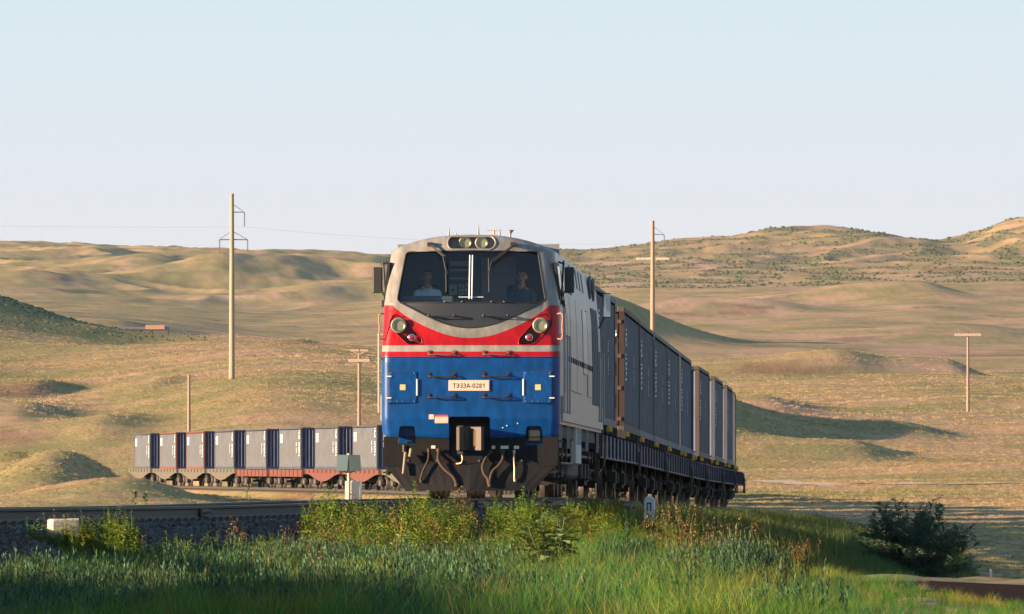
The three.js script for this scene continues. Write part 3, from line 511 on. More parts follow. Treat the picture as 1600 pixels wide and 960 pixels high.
  mesh('coupler_guard', [extr([[.06, -.12], [.06, .17], [.22, .11], [.22, -.05]], .03).translate(0, 1.02, .20)], mat(.22, .14, .065, .8), G);
  mesh('uncoupling_chain', [tube([[-.16, .80, .1], [-.13, .70, .14], [-.15, .62, .12], [-.24, .60, .06]], .014, 14, 5)], M_brass, G);
  // bogies
  for (const zc of [-4.3, -L_LEN + 4.3]) {
    for (const sg of [-1, 1]) {
      const fr = mesh('bogie_frame', [extr([[-2.9, .55], [-2.9, .85], [-2.4, 1.0], [2.4, 1.0], [2.9, .85], [2.9, .55], [2.2, .62], [1.6, .50], [.9, .62], [.3, .5], [-.4, .62], [-1.2, .50], [-2.2, .62]], .14).rotateY(Math.PI / 2).translate(sg * 1.18 - .07, 0, zc)], M_under, G);
      for (const o of [-1.9, 0, 1.9]) mesh('axle_box', rbox(.26, .36, .36, sg * 1.27, .52, zc + o, .05), M_under, fr);
      for (const o of [-1.5, -.4, .4, 1.5, 2.3, -2.3]) mesh('spring', new THREE.CylinderGeometry(.10, .10, .34, 10).translate(sg * 1.26, .80, zc + o), M_steel, fr);
      for (const o of [-.95, .95]) mesh('brake_cylinder', disc(.13, .34, sg * 1.33, .78, zc + o, 'x', 14), M_under, fr);
    }
    for (const o of [-1.9, 0, 1.9]) { const ws = mesh('wheelset', [disc(.09, 2.2, 0, .525, zc + o, 'x', 12)], M_steel, G); for (const sg of [-1, 1]) mesh('wheel', [disc(.525, .13, sg * .785, .525, zc + o, 'x', 36), disc(.555, .032, sg * .705, .525, zc + o, 'x', 36)], M_steel, ws); mesh('traction_motor', [disc(.38, 1.1, 0, .62, zc + o + .6, 'x', 14)], M_under, ws); }
    mesh('brake_rigging', [-2.75, -1.1, .85, 2.75].flatMap((o) => [box(1.9, .08, .08, 0, .30, zc + o), ...[-.72, .72].map((x) => box(.10, .34, .07, x, .40, zc + o)), ...[-.45, .35].map((x) => box(.05, .5, .05, x, .38, zc + o))]), M_under, G);
  }
  // cab interior
  const M_int = mat(.16, .18, .20, .7), M_int2 = mat(.34, .35, .36, .7), cab = mesh('cab_interior', [box(2.9, .05, 2.4, 0, 2.46, -1.9), box(2.9, 2.1, .05, 0, 3.5, -3.05), box(2.6, .05, 2.3, 0, 4.42, -2.1)], M_int, G);
  mesh('rear_panel', [box(.62, 1.55, .03, .36, 3.55, -3.0)], M_int2, cab);
  mesh('shelf', [box(.42, .035, .12, -.30, 3.93, -2.85), box(.42, .045, .12, -.30, 4.08, -2.9), box(.42, .09, .10, -.30, 4.2, -2.9)], mat(.55, .58, .6, .6), cab);
  { const msw = mat(.55, .55, .5, .6); for (const [x, w] of [[-.445, .14], [-.30, .09], [-.175, .12]]) mesh('switch_panel', box(w, .19, .05, x, 3.73, -2.8), msw, cab); }
  for (const [x, y] of [[-.445, 3.72], [-.30, 3.76], [-.30, 3.68], [-.20, 3.77], [-.15, 3.74], [-.19, 3.68], [-.145, 3.66]]) mesh('switch', disc(.022, .02, x, y, -2.77, 'z', 8), M_dark, cab);
  mesh('dashboard', [rbox(2.62, .5, .75, 0, 3.12, -.66, .06), rbox(.95, .34, .35, -.80, 3.40, -.86, .04), rbox(.8, .20, .3, .75, 3.36, -.86, .04)], mat(.05, .06, .07, .6), cab);
  for (const x of [-.85, .80]) mesh('seat', [rbox(.5, .12, .5, x, 3.10, -1.55, .05), rbox(.48, .62, .12, x, 3.48, -1.82, .05), box(.1, .6, .1, x, 2.78, -1.55)], mat(.03, .035, .05, .9), cab);
  for (const o of [...G.children]) { o.traverse((c) => { if (c === o) { o.position.z += L_LEN / 2; } }); L.add(o); }
  return L;
}
const loco = buildLoco();
onTrack(loco, 149.3, 145 + L_LEN - 4.3);
// ---------------------------------------------------------------- containers
const CL = 12.19, CW = 2.438, CH = 2.896;
function corrugated(len, height, pitch, depth) {  // panel in x (along) and y (up), waves in z
  const pts = []; const n = Math.max(1, Math.round(len / pitch)), p = len / n;
  for (let i = 0; i < n; i++) { const x = -len / 2 + i * p; pts.push([x, 0], [x + p * .28, 0], [x + p * .5, -depth], [x + p * .78, -depth]); } pts.push([len / 2, 0]);
  const g = strip(pts.map(([x, z]) => [x, height, z]), pts.map(([x, z]) => [x, 0, z]));
  const pos = g.attributes.position, uv = new Float32Array(pos.count * 2); for (let i = 0; i < pos.count; i++) { uv[2 * i] = pos.getX(i) / 6; uv[2 * i + 1] = pos.getY(i) / 3; } g.setAttribute('uv', new THREE.BufferAttribute(uv, 2)); return g;
}
const grimeRibShadeTex = noiseTex(512, 16, { lo: .52, hi: 1.06, tint: [.85, 1, 1.05], seed: 15, stretch: 7 });  // grime streaks, contrast raised to paint rib shading on container sides
const contMat = (r, g, b, rough = .6) => new THREE.MeshStandardMaterial({ color: C(r, g, b), roughness: rough, map: grimeRibShadeTex });
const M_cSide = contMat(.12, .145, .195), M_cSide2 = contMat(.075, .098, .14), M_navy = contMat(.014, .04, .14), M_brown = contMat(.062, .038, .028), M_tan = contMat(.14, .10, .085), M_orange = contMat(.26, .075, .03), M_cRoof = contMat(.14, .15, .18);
const M_mark = mat(.72, .70, .68, .7), M_pinkmark = mat(.80, .72, .68, .7);
const G_side = corrugated(CL - .24, CH - .32, .30, .055), G_end = corrugated(CW - .26, CH - .3, .25, .045), G_roof = corrugated(CL - .1, CW - .1, .21, .02);
// unreadable columns of stencilled characters, as the photograph shows them
const stencilTex = (() => { const c = document.createElement('canvas'); c.width = 64; c.height = 512; const x = c.getContext('2d'), R = rng(9); x.clearRect(0, 0, 64, 512); x.fillStyle = '#fff'; for (let i = 0; i < 11; i++) { if (i === 4) continue; const y = 8 + i * 45; for (let k = 0; k < 5; k++) { const v = R() < .5; x.fillRect(12 + R() * 22, y + R() * 22, v ? 7 : 22, v ? 22 : 7); } } const t = new THREE.CanvasTexture(c); t.colorSpace = THREE.SRGBColorSpace; return t; })();
const M_stencil = new THREE.MeshStandardMaterial({ map: stencilTex, transparent: true, alphaTest: .4, roughness: .7 });
const numTex = textTexture(128, 96, (c) => { c.clearRect(0, 0, 128, 96); c.fillStyle = '#fff'; c.font = 'bold 84px sans-serif'; c.textAlign = 'center'; c.textBaseline = 'middle'; c.fillText('16', 64, 52); });
const M_num = new THREE.MeshStandardMaterial({ map: numTex, transparent: true, alphaTest: .4, roughness: .7 });
function container(label, group, { side = M_cSide, end = M_navy, post = null, doors = false, rails = null } = {}) {
  const t = thing('shipping_container', label, 'container', group), fr = post ?? side, W = CW / 2, Z = CL / 2;
  for (const s of [-1, 1]) {
    const w = mesh('side_wall', G_side, side, t); w.position.set(s * (W - .02), .16, 0); w.rotation.y = s * Math.PI / 2;
    mesh('stencil', new THREE.PlaneGeometry(s > 0 ? 1.5 : .95, s > 0 ? 1.3 : 1.9).rotateY(s * Math.PI / 2).translate(s * (W + .004), 1.8, s > 0 ? Z - 1.3 : Z - .85), M_stencil, t);
    mesh('stencil', new THREE.PlaneGeometry(.5, .8).rotateY(s * Math.PI / 2).translate(s * (W + .004), 1.5, s > 0 ? -1.2 : Z - 2.4), M_stencil, t);
    if (s < 0) { mesh('emblem', box(.006, .34, 1.2, s * (W + .002), 2.28, -Z + 1.4), M_pinkmark, t); mesh('emblem', box(.006, .22, 1.2, s * (W + .002), 1.96, -Z + 1.4), M_pinkmark, t); }
    mesh('top_rail', box(.07, .10, CL - .3, s * (W - .035), CH - .06, 0), rails ?? fr, t);
    mesh('bottom_rail', box(.06, .16, CL - .3, s * (W - .03), .08, 0), fr, t);
    for (const z of [-1, 1]) {
      mesh('corner_post', box(.12, CH - .24, .14, s * (W - .062), CH / 2, z * (Z - .072)), z > 0 ? (post ?? fr) : fr, t);
      for (const y of [.059, CH - .059]) mesh('corner_casting', rbox(.165, .118, .178, s * (W - .0815), y, z * (Z - .088), .012, 1), M_steel, t);
    }
  }
  const rf = mesh('roof', G_roof, M_cRoof, t); rf.quaternion.setFromRotationMatrix(new THREE.Matrix4().makeBasis(V(0, 0, 1), V(1, 0, 0), V(0, 1, 0))); rf.position.set(-W + .05, CH - .03, 0);
  mesh('floor', box(CW - .14, .1, CL - .3, 0, .11, 0), M_dark, t);
  for (const z of [-1, 1]) {
    mesh('end_beam', [box(CW - .34, .12, .1, 0, CH - .07, z * (Z - .06)), box(CW - .34, .16, .1, 0, .09, z * (Z - .06))], z > 0 ? end : side, t);
    if (z > 0 && doors) for (const s of [-1, 1]) {
      const d = mesh('door', [box(1.06, CH - .32, .05, s * .545, CH / 2, Z - .07), ...[.7, 1.45, 2.2].map((y) => box(.9, .34, .02, s * .545, y, Z - .04))], end, t);
      for (const x of [.28, .80]) mesh('lock_bar', rod([s * x, .2, Z - .005], [s * x, CH - .2, Z - .005], .02, 6), end, d);
      for (const y of [.28, 1.0, 1.75, 2.55]) { const h = mesh('hinge', box(.10, .09, .04, s * 1.10, y, Z + .01), M_tan, d); }
      mesh('handle', box(.4, .04, .03, s * .5, 1.2, Z + .02), M_steel, d);
    } else { const e = mesh('end_wall', G_end, z > 0 ? end : M_navy, t); e.position.set(0, .15, z * (Z - .04)); if (z < 0) e.rotation.y = Math.PI; }
  }
  if (doors) mesh('number', new THREE.PlaneGeometry(.3, .22).translate(.94, 2.28, Z - .02), M_num, t);
  return t;
}
// ---------------------------------------------------------------- flat wagons
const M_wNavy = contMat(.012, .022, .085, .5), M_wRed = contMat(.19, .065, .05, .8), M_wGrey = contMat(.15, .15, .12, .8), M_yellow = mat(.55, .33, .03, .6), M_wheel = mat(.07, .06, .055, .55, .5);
const G_wheel = new THREE.LatheGeometry([[.0, .06], [.12, .07], [.14, .04], [.36, .015], [.40, .06], [.475, .065], [.482, -.05], [.508, -.055], [.508, -.085], [.40, -.085], [.36, -.03], [.14, -.05], [.0, -.06]].map((p) => new THREE.Vector2(...p)), 24).rotateZ(-Math.PI / 2);
function bogie(parent, zc) {
  for (const s of [-1, 1]) {
    const f = mesh('side_frame', [extr([[-1.15, .38], [-1.15, .66], [-.75, .74], [-.4, .92], [.4, .92], [.75, .74], [1.15, .66], [1.15, .38], [.85, .40], [.55, .26], [-.55, .26], [-.85, .40]], .12).rotateY(Math.PI / 2).translate(s * 1.02 - .06, 0, zc)], M_under, parent);
    mesh('axle_box', [-.925].map((o) => rbox(.2, .26, .28, s * 1.06, .48, zc + o, .04)), M_under, f); mesh('axle_box', [.925].map((o) => rbox(.2, .26, .28, s * 1.06, .48, zc + o, .04)), M_under, f);
    for (const o of [-.22, 0, .22]) mesh('spring', new THREE.CylinderGeometry(.085, .085, .3, 8).translate(s * 1.05, .48, zc + o), M_steel, f);
  }
  mesh('bolster', [rbox(2.3, .22, .45, 0, .78, zc, .04)], M_under, parent);
  for (const o of [-.925, .925]) { const w = mesh('wheelset', [disc(.075, 2.1, 0, .475, zc + o, 'x', 10)], M_wheel, parent); for (const s of [-1, 1]) { const k = mesh('wheel', G_wheel, M_wheel, w); k.position.set(s * .79, .475, zc + o); if (s < 0) k.rotation.y = Math.PI; } mesh('brake_beam', [box(1.7, .08, .1, 0, .42, zc + o * .4)], M_under, w); }
}
function flatcar(label, group, { len = 24.2, m = M_wNavy, belly = false, deckTop = 1.33, pockets = [0], near = true } = {}) {
  const t = thing('flat_wagon', label, 'wagon', group), h = len / 2, bz = len * .37;
  for (const s of [-1, 1]) {
    let g;
    if (belly) { const b = [[-h, deckTop - .28], [-h, deckTop]]; b.push([h, deckTop], [h, deckTop - .28]); for (let i = 0; i <= 16; i++) { const u = 1 - 2 * i / 16; b.push([u * h * .93, deckTop - .30 - .52 * Math.pow(Math.cos(u * Math.PI / 2), 1.7)]); } g = extr(b, .05).rotateY(Math.PI / 2).translate(s * 1.42 - .025, 0, 0); }
    else g = mg([box(.04, .50, len, s * 1.47, deckTop - .25, 0), box(.12, .04, len, s * 1.43, deckTop - .02, 0), box(.14, .04, len, s * 1.43, deckTop - .50, 0)]);
    const sill = mesh('side_sill', uvMetres(mg([g]), .2, .3), m, t);
    const nst = Math.round(len / 2.4);
    for (let i = 0; i <= nst; i++) { const z = -h + .25 + (len - .5) * i / nst; mesh('stake_pocket', box(.07, belly ? .22 : .46, .14, s * (belly ? 1.47 : 1.50), deckTop - (belly ? .13 : .26), z), m, sill); }
    if (near && !belly) for (let k = 0; k < 7; k++) mesh('stencil_mark', [box(.004, .17, .09, s * 1.493, deckTop - .24, h - 1.3 - k * .85), box(.004, .04, .2, s * 1.493, deckTop - .18 - .1 * (k % 2), h - 1.3 - k * .85)], mat(.30, .36, .46, .7), sill);
    if (near) { mesh('grab_iron', [tube([[s * 1.52, deckTop + .02, h - .3], [s * 1.58, deckTop - .3, h - .25], [s * 1.57, deckTop - .65, h - .15], [s * 1.50, deckTop - .8, h - .05]], .012, 14, 5)], M_rust, t); mesh('step', [box(.3, .03, .25, s * 1.45, .55, h - .5), box(.03, .6, .03, s * 1.57, .8, h - .4), box(.03, .6, .03, s * 1.57, .8, h - .6)], M_under, t); mesh('step', [box(.3, .03, .25, s * 1.45, .55, -h + .5), box(.03, .6, .03, s * 1.57, .8, -h + .4)], M_under, t); }
  }
  mesh('deck', [box(2.86, .05, len - .1, 0, deckTop - .07, 0)], M_under, t);
  mesh('centre_sill', [box(.5, .28, len - .4, 0, 1.08, 0)], M_under, t);
  mesh('end_sill', [box(2.9, .34, .1, 0, deckTop - .18, h - .05)], m, t); mesh('end_sill', [box(2.9, .34, .1, 0, deckTop - .18, -h + .05)], m, t);
  for (const z of [-1, 1]) { mesh('coupler', [box(.2, .24, .75, 0, 1.0, z * (h + .3)), rbox(.36, .34, .34, .02, 1.0, z * (h + .36), .05)], M_under, t); mesh('brake_hose', [tube([[.5, .95, z * (h - .05)], [.45, .6, z * (h + .15)], [.3, .45, z * (h + .25)], [.1, .55, z * (h + .3)]], .025, 12, 5)], M_hose, t); }
  mesh('air_reservoir', [disc(.22, 1.0, -.6, .75, 1.6, 'x', 12)], M_under, t); mesh('brake_gear', [box(.5, .4, .8, .75, .72, -1.2), rod([.7, .7, -bz + 1], [.7, .7, bz - 1], .025, 6), rod([-.7, .66, -bz + 1], [-.7, .66, bz - 1], .025, 6)], M_under, t);
  bogie(t, bz); bogie(t, -bz);
  return t;
}
// ---------------------------------------------------------------- the train, from the locomotive back
{
  const G1 = 'container wagons coupled behind the locomotive', G2 = 'wagons of the train on the far bend', GC1 = 'grey containers behind the locomotive', GC2 = 'grey containers on the far bend';
  const nearC = container('grey corrugated container with navy blue end on the straight behind the locomotive', GC1);
  const tanC = container('grey container with tan corner posts and blue end in the train', GC1, { post: M_tan, end: M_navy });
  const brownC = container('grey container with brown hinged doors marked 16, ahead of its wagon mate', GC1, { end: M_brown, post: M_brown, doors: true });
  const farC = container('grey container with dark blue ribbed ends on the far bend', GC2, { side: M_cSide2 });
  const redC = container('grey container edged in orange on the far bend, beside a pole', GC2, { side: M_cSide2, post: M_orange, rails: M_orange });
  const wagA = flatcar('long navy blue flat wagon carrying containers on raised bolsters', G1, { len: 24.1 });
  const wagB = flatcar('navy blue flat wagon under a single grey container', G1, { len: 18.7 });
  const wagR = flatcar('rusty red fish-bellied flat wagon on the far bend', G2, { len: 18.7, m: M_wRed, belly: true, near: false });
  const wagS = flatcar('rusty red straight-sided flat wagon on the far bend', G2, { len: 18.7, m: M_wRed, near: false });
  const wagG = flatcar('drab grey fish-bellied flat wagon on the far bend', G2, { len: 18.7, m: M_wGrey, belly: true, near: false });
  for (const c of [nearC, tanC, brownC, farC, redC, wagA, wagB, wagR, wagS, wagG]) c.userData.base = c.name.replace(/_\d+$/, '');
  const used = new Set();
  const take = (p) => { if (used.has(p)) return dup(p); used.add(p); return p; };
  const strip2 = (o) => { delete o.userData.base; };
  const all = [];
  const put = (proto, a, b, lift = 0) => { const o = take(proto); onTrack(o, a, b, lift); all.push(o); return o; };
  const seat = (proto, d, base, w) => {          // a container seated on wagon w, its near end at distance d along the line
    const o = take(proto); o.quaternion.copy(w.quaternion); o.position.copy(w.position); const z = (w.userData.mid - (d + CL / 2)); o.translateZ(z); o.translateY(base); all.push(o);
    return o;
  };
  const bolsters = (w, zs, m = M_under) => { for (const z of zs) mesh('container_bolster', [box(2.5, .26, .22, 0, 1.46, z)], m, w); };
  const wagon = (proto, d0, len) => { const o = take(proto), m = d0 + len / 2, q = len * .37; onTrack(o, m - q, m + q); o.userData.mid = m; all.push(o); return o; };
  bolsters(wagA, [12, 9, 6, 3.2, .25, -.25, -3.2, -6, -9, -11.9]); bolsters(wagB, [6.0, 3, 0, -3, -6.0]);
  for (const [w, zs] of [[wagA, [11.9, -11.9, .3, -.3]], [wagB, [6.1, -6.1]]]) for (const z of zs) for (const s of [-1, 1]) mesh('twist_lock', rbox(.11, .13, .14, s * 1.27, 1.50, z, .03, 1), M_yellow, w);
  const ORD = 'first second third fourth fifth sixth seventh eighth ninth tenth eleventh twelfth thirteenth fourteenth fifteenth sixteenth seventeenth eighteenth nineteenth twentieth twenty-first twenty-second twenty-third twenty-fourth twenty-fifth twenty-sixth'.split(' ');
  const tail = ['last', 'last but one', 'third from last', 'fourth from last', 'fifth from last', 'sixth from last', 'seventh from last', 'eighth from last', 'ninth from last', 'tenth from last'];
  let n = 0;
  const lab = (o, text) => { o.userData.label = text; return o; };
  let w = lab(wagon(wagA, 168.3, 24.1), 'long navy flat wagon, first behind the locomotive'); lab(seat(nearC, 173.9, 1.59, w), 'grey container on the first wagon behind the locomotive');
  w = lab(wagon(wagA, 192.75, 24.1), 'long navy flat wagon, second behind the locomotive'); lab(seat(brownC, 192.6, 1.59, w), 'grey container with brown hinged doors marked 16'); lab(seat(nearC, 204.95, 1.59, w), 'grey container directly behind the one with brown doors');
  w = lab(wagon(wagA, 217.6, 24.1), 'long navy flat wagon, third behind the locomotive'); lab(seat(nearC, 217.5, 1.59, w), 'leading grey container of two on the third wagon behind the locomotive'); lab(seat(nearC, 229.75, 1.59, w), 'trailing grey container of two on the third wagon behind the locomotive');
  let d = 242.6, k = 0; n = 3;
  for (; d < 420; d += 19.55, k++, n++) { w = lab(wagon(wagB, d, 18.7), 'short navy flat wagon, ' + ORD[n] + ' behind the locomotive'); const tn = k === 1; lab(seat(tn ? tanC : nearC, d + (k ? 2.3 : .4), 1.59, w), 'grey container with ' + (tn ? 'tan corner posts' : 'navy blue end') + ' on the ' + ORD[n] + ' wagon behind the locomotive'); }
  d -= 5; const NF = 13;
  for (k = 0; k < NF; k++, d += 19.55) {
    const r = !(k % 5 === 4 || k > 9), st = r && (k % 5 === 2 || k % 5 === 3), t = NF - 1 - k, where = t < tail.length ? tail[t] + ' of the train' : ORD[n + k] + ' behind the locomotive', e = k === NF - 3 || k === NF - 2;
    w = lab(wagon(st ? wagS : r ? wagR : wagG, d, 18.7), (r ? 'rusty red' : 'drab grey') + (st ? ' straight-sided' : ' fish-bellied') + ' flat wagon, ' + where);
    lab(seat(e ? redC : farC, d + 3.0, 1.34, w), 'grey container ' + (e ? 'edged in orange' : 'with dark blue ends') + ' on the wagon ' + where);
  }
  for (const o of all) { delete o.userData.base; delete o.userData.mid; }
}
// ---------------------------------------------------------------- the two men in the cab
function field(res, size, centre, bones, colourOf) {   // smooth union of tapered capsules, meshed by marching cubes; bones: [a, b, ra, rb]
  const mc = new MarchingCubes(res, undefined, false, false, 60000); mc.isolation = 0;
  const half = res / 2, k = .035 * size;
  for (let z = 0; z < res; z++) for (let y = 0; y < res; y++) for (let x = 0; x < res; x++) {
    const p = [(x - half) / half * size + centre[0], (y - half) / half * size + centre[1], (z - half) / half * size + centre[2]];
    let s = 0, any = 1e9;
    for (const [a, b, ra, rb, sc] of bones) {
      const ab = [b[0] - a[0], b[1] - a[1], b[2] - a[2]], ap = [p[0] - a[0], p[1] - a[1], (p[2] - a[2])], l2 = ab[0] ** 2 + ab[1] ** 2 + ab[2] ** 2 || 1e-9, t = clamp((ap[0] * ab[0] + ap[1] * ab[1] + ap[2] * ab[2]) / l2, 0, 1);
      const q = [ap[0] - ab[0] * t, ap[1] - ab[1] * t, (ap[2] - ab[2] * t) * (sc ?? 1)], dd = Math.hypot(...q) - lerp(ra, rb, t);
      s += Math.exp(-dd / k); any = Math.min(any, dd);
    }
    mc.field[x + y * res + z * res * res] = s > 1e-30 ? k * Math.log(s) : -any;
  }
  mc.update();
  const n = mc.count, pos = mc.positionArray.slice(0, n * 3), col = new Float32Array(n * 3);
  for (let i = 0; i < n; i++) { for (let c = 0; c < 3; c++) pos[3 * i + c] = pos[3 * i + c] * size + centre[c]; col.set(colourOf(pos[3 * i], pos[3 * i + 1], pos[3 * i + 2]), 3 * i); }
  const g = new THREE.BufferGeometry(); g.setAttribute('position', new THREE.BufferAttribute(pos, 3)); g.setAttribute('color', new THREE.BufferAttribute(col, 3)); g.computeVertexNormals(); return g;
}
function person(label, shirt, trousers, lean) {
  const t = thing('person', label, 'person', 'train crew in the cab'), skinC = [.36, .19, .125];
  // seated, facing +z; the origin is the middle of the seat
  const body = [[[0, .08, 0], [0, .34, -.03], .155, .15, 1.25], [[0, .34, -.03], [0, .47, -.02], .16, .13, 1.3], [[-.17, .46, -.02], [.17, .46, -.02], .068, .068], [[0, .50, -.02], [0, .60, .0], .058, .052]];
  for (const s of [-1, 1]) body.push([[s * .19, .45, -.02], [s * .235, .20, .03], .056, .046], [[s * .235, .20, .03], [s * .17, .17, .28], .044, .033], [[s * .09, .06, 0], [s * .11, .07, .44], .088, .068], [[s * .11, .07, .44], [s * .12, -.36, .42], .062, .044], [[s * .12, -.40, .40], [s * .12, -.42, .58], .045, .036]);
  const bodyG = field(76, .72, [0, .06, .2], body, (x, y, z) => (y > .535 ? skinC : Math.hypot(Math.abs(x) - .17, y - .17, z - .28) < .07 ? skinC : y > .10 && z < .34 || (Math.abs(x) > .15 && y > .12) ? shirt : y < -.34 ? [.02, .02, .02] : trousers));
  const Y = .745, face = [[[0, Y + .035, -.012], [0, Y + .03, .01], .088, .088, .95], [[0, Y - .06, .03], [0, Y - .075, .045], .055, .042], [[0, Y + .005, .088], [0, Y - .018, .104], .010, .015], [[-.02, Y - .052, .082], [.02, Y - .052, .082], .009, .009], [[0, Y - .16, -.005], [0, Y - .07, .0], .052, .05]];
  for (const s of [-1, 1]) face.push([[s * .088, Y + .01, .0], [s * .09, Y - .025, .0], .018, .012], [[s * .032, Y + .028, .082], [s * .036, Y + .028, .08], .013, .013], [[s * .02, Y + .048, .085], [s * .05, Y + .047, .074], .009, .007]);
  const headG = field(56, .19, [0, Y - .03, .01], face, (x, y, z) => (Math.hypot(Math.abs(x) - .034, y - Y - .028) < .011 && z > .07 ? [.03, .02, .02] : Math.abs(y - Y + .054) < .007 && Math.abs(x) < .026 && z > .075 ? [.25, .08, .07] : Math.abs(y - Y - .05) < .006 && z > .07 && Math.abs(x) > .014 ? [.03, .02, .015] : skinC));
  const hands = [-1, 1].map((s) => {
    const w = [s * .17, .17, .28], f = [[w, [s * .155, .165, .36], .030, .036, 1]];
    for (let i = 0; i < 4; i++) { const o = s * (-.03 + .02 * i), l = [.06, .072, .068, .052][i]; const a = [s * .155 + o, .17, .37], b = [s * .155 + o * 1.15, .165, .37 + l * .6], c = [s * .155 + o * 1.15, .135, .37 + l * .9]; f.push([a, b, .0095, .009], [b, c, .009, .008]); }
    f.push([[s * .135, .17, .32], [s * .10, .165, .35], .014, .011], [[s * .10, .165, .35], [s * .095, .15, .385], .011, .009]);
    return field(52, .10, [s * .145, .16, .36], f, () => skinC);
  });
  const merged = mergeGeometries([bodyG, headG, ...hands]);
  mesh('body', merged, new THREE.MeshStandardMaterial({ vertexColors: true, roughness: .75 }), t);
  mesh('hair', [new THREE.SphereGeometry(.098, 20, 12, 0, Math.PI * 2, 0, 1.45).scale(.98, .95, 1.05).rotateX(-.45).translate(0, Y + .045, -.016)], mat(.018, .014, .012, .9), t);
  mesh('collar', [tube([[-.02, .50, .10], [-.065, .565, .045], [-.05, .59, -.05], [.05, .59, -.05], [.065, .565, .045], [.02, .50, .10]], .014, 24, 6)], mat(...shirt.map((v) => v * 1.05), .8), t);
  t.children.forEach((c) => { c.rotation.z = lean; });
  return t;
}
for (const [x, label, shirt, trousers, lean, yaw] of [[-.83, 'driver in a pale blue shirt sitting behind the windscreen', [.52, .66, .76], [.03, .035, .05], .03, .18], [.82, 'second crewman in a dark jacket seated at the cab window', [.02, .045, .075], [.02, .02, .03], -.03, -.1]]) {
  const p = person(label, shirt, trousers, lean); loco.updateMatrixWorld(true);
  p.position.copy(loco.localToWorld(V(x, 3.17, L_LEN / 2 - 1.58))); p.quaternion.copy(loco.quaternion); p.rotateY(yaw);
}
// ---------------------------------------------------------------- power-line and telegraph poles
const M_conc = new THREE.MeshStandardMaterial({ color: C(.46, .35, .26), roughness: .9, map: streakTex }), M_wood = new THREE.MeshStandardMaterial({ color: C(.36, .28, .215), roughness: .9, map: streakTex }), M_insul = mat(.05, .06, .06, .3), M_galv = mat(.16, .16, .17, .6, .4), M_wire = mat(.45, .45, .46, .5, .3);
const M_armwood = new THREE.MeshStandardMaterial({ color: C(.60, .47, .38), roughness: .9, map: streakTex });
const wireEnds = [];
function bigPole(label, px, d, top, arms) {
  const x = bearing(px) * d, y0 = ground(x, d) - .3, H = top - y0, t = thing('power_pole', label, 'pole', 'concrete poles of the power line'); t.position.set(x, y0, -d);
  mesh('pole', [new THREE.CylinderGeometry(.215, .33, H, 20).translate(0, H / 2, 0), disc(.23, .06, 0, H - .02, 0, 'y', 20)], M_conc, t);
  const drop = (ax, y, l) => { const s = mesh('insulator', [rod([ax, y, 0], [ax, y - l, 0], .045, 6), ...Array.from({ length: Math.round(l / .22) }, (_, i) => disc(.10, .05, ax, y - .15 - i * .2, 0, 'y', 8))], M_insul, t); wireEnds.push([px, V(x + ax, y0 + y - l, -d)]); };
  if (arms === 'lattice') {
    const y1 = H - 2.0, y2 = H - 5.0;
    mesh('cross_arm', [rod([0, y1, 0], [1.35, y1, 0], .06, 6), rod([0, y1 + .95, 0], [1.35, y1, 0], .035, 6)], M_galv, t); drop(1.35, y1, 1.6);
    mesh('cross_arm', [rod([-1.35, y2, 0], [1.7, y2, 0], .07, 6), rod([0, y2 + 1.0, 0], [-1.35, y2, 0], .035, 6), rod([0, y2 + .95, 0], [1.7, y2, 0], .035, 6)], M_galv, t); drop(-1.35, y2, 1.5); drop(1.7, y2, 1.3);
  } else {
    const y1 = H - 1.6, y2 = H - 4.6;
    mesh('cross_arm', [rod([0, y1, 0], [1.4, y1 - .1, 0], .05, 6), rod([0, y1 + 1.0, 0], [1.4, y1 - .1, 0], .03, 6)], M_galv, t); drop(1.4, y1 - .1, 1.0);
    mesh('cross_arm', [rbox(4.0, .28, .28, 0, y2, 0, .05)], mat(.60, .46, .34, .8), t); wireEnds.push([px, V(x - 1.9, y0 + y2 - .1, -d)], [px, V(x + 1.9, y0 + y2 - .1, -d)]);
  }
  return t;
}
bigPole('tall concrete power pole with lattice arms standing alone on the slope', 362, 900, 27.7, 'lattice');
bigPole('tall concrete power pole with one broad pale cross-arm beyond the containers', 1020, 1000, 27.5, 'beam');
function tPole(label, px, d, h, arm, double) {
  const x = bearing(px) * d, y0 = ground(x, d) - .1, t = thing('telegraph_pole', label, 'pole', 'wooden telegraph poles'); t.position.set(x, y0, -d);
  mesh('pole', new THREE.CylinderGeometry(.12, .17, h, 12).translate(0, h / 2, 0), M_wood, t);
  if (arm) {
    mesh('cross_arm', rbox(arm, .28, .2, 0, h - .12 - (double ? .75 : 0), .14, .03), M_armwood, t);
    if (double) mesh('cross_arm', [rod([-.75, h + .05, .12], [0, h - .35, .12], .05, 6), rod([.75, h + .05, .12], [0, h - .35, .12], .05, 6), rbox(1.6, .18, .14, 0, h + .02, .12, .03)], M_armwood, t);
    for (const s of [-.45, 0, .45]) mesh('insulator', [disc(.07, .16, s * arm, h + .05 - (double && s ? .75 : 0), .14, 'y', 8), disc(.05, .1, s * arm, h + .17 - (double && s ? .75 : 0), .14, 'y', 8)], M_insul, t);
  }
}
tPole('short plain wooden pole rising behind the orange-edged containers', 295, 720, 8.4, 0);
tPole('wooden telegraph pole with two cross-arms behind the locomotive', 561, 735, 8.9, 1.9, true);
tPole('wooden telegraph pole with single cross-arm and insulators on open grass', 1513, 850, 8.2, 2.7, false);
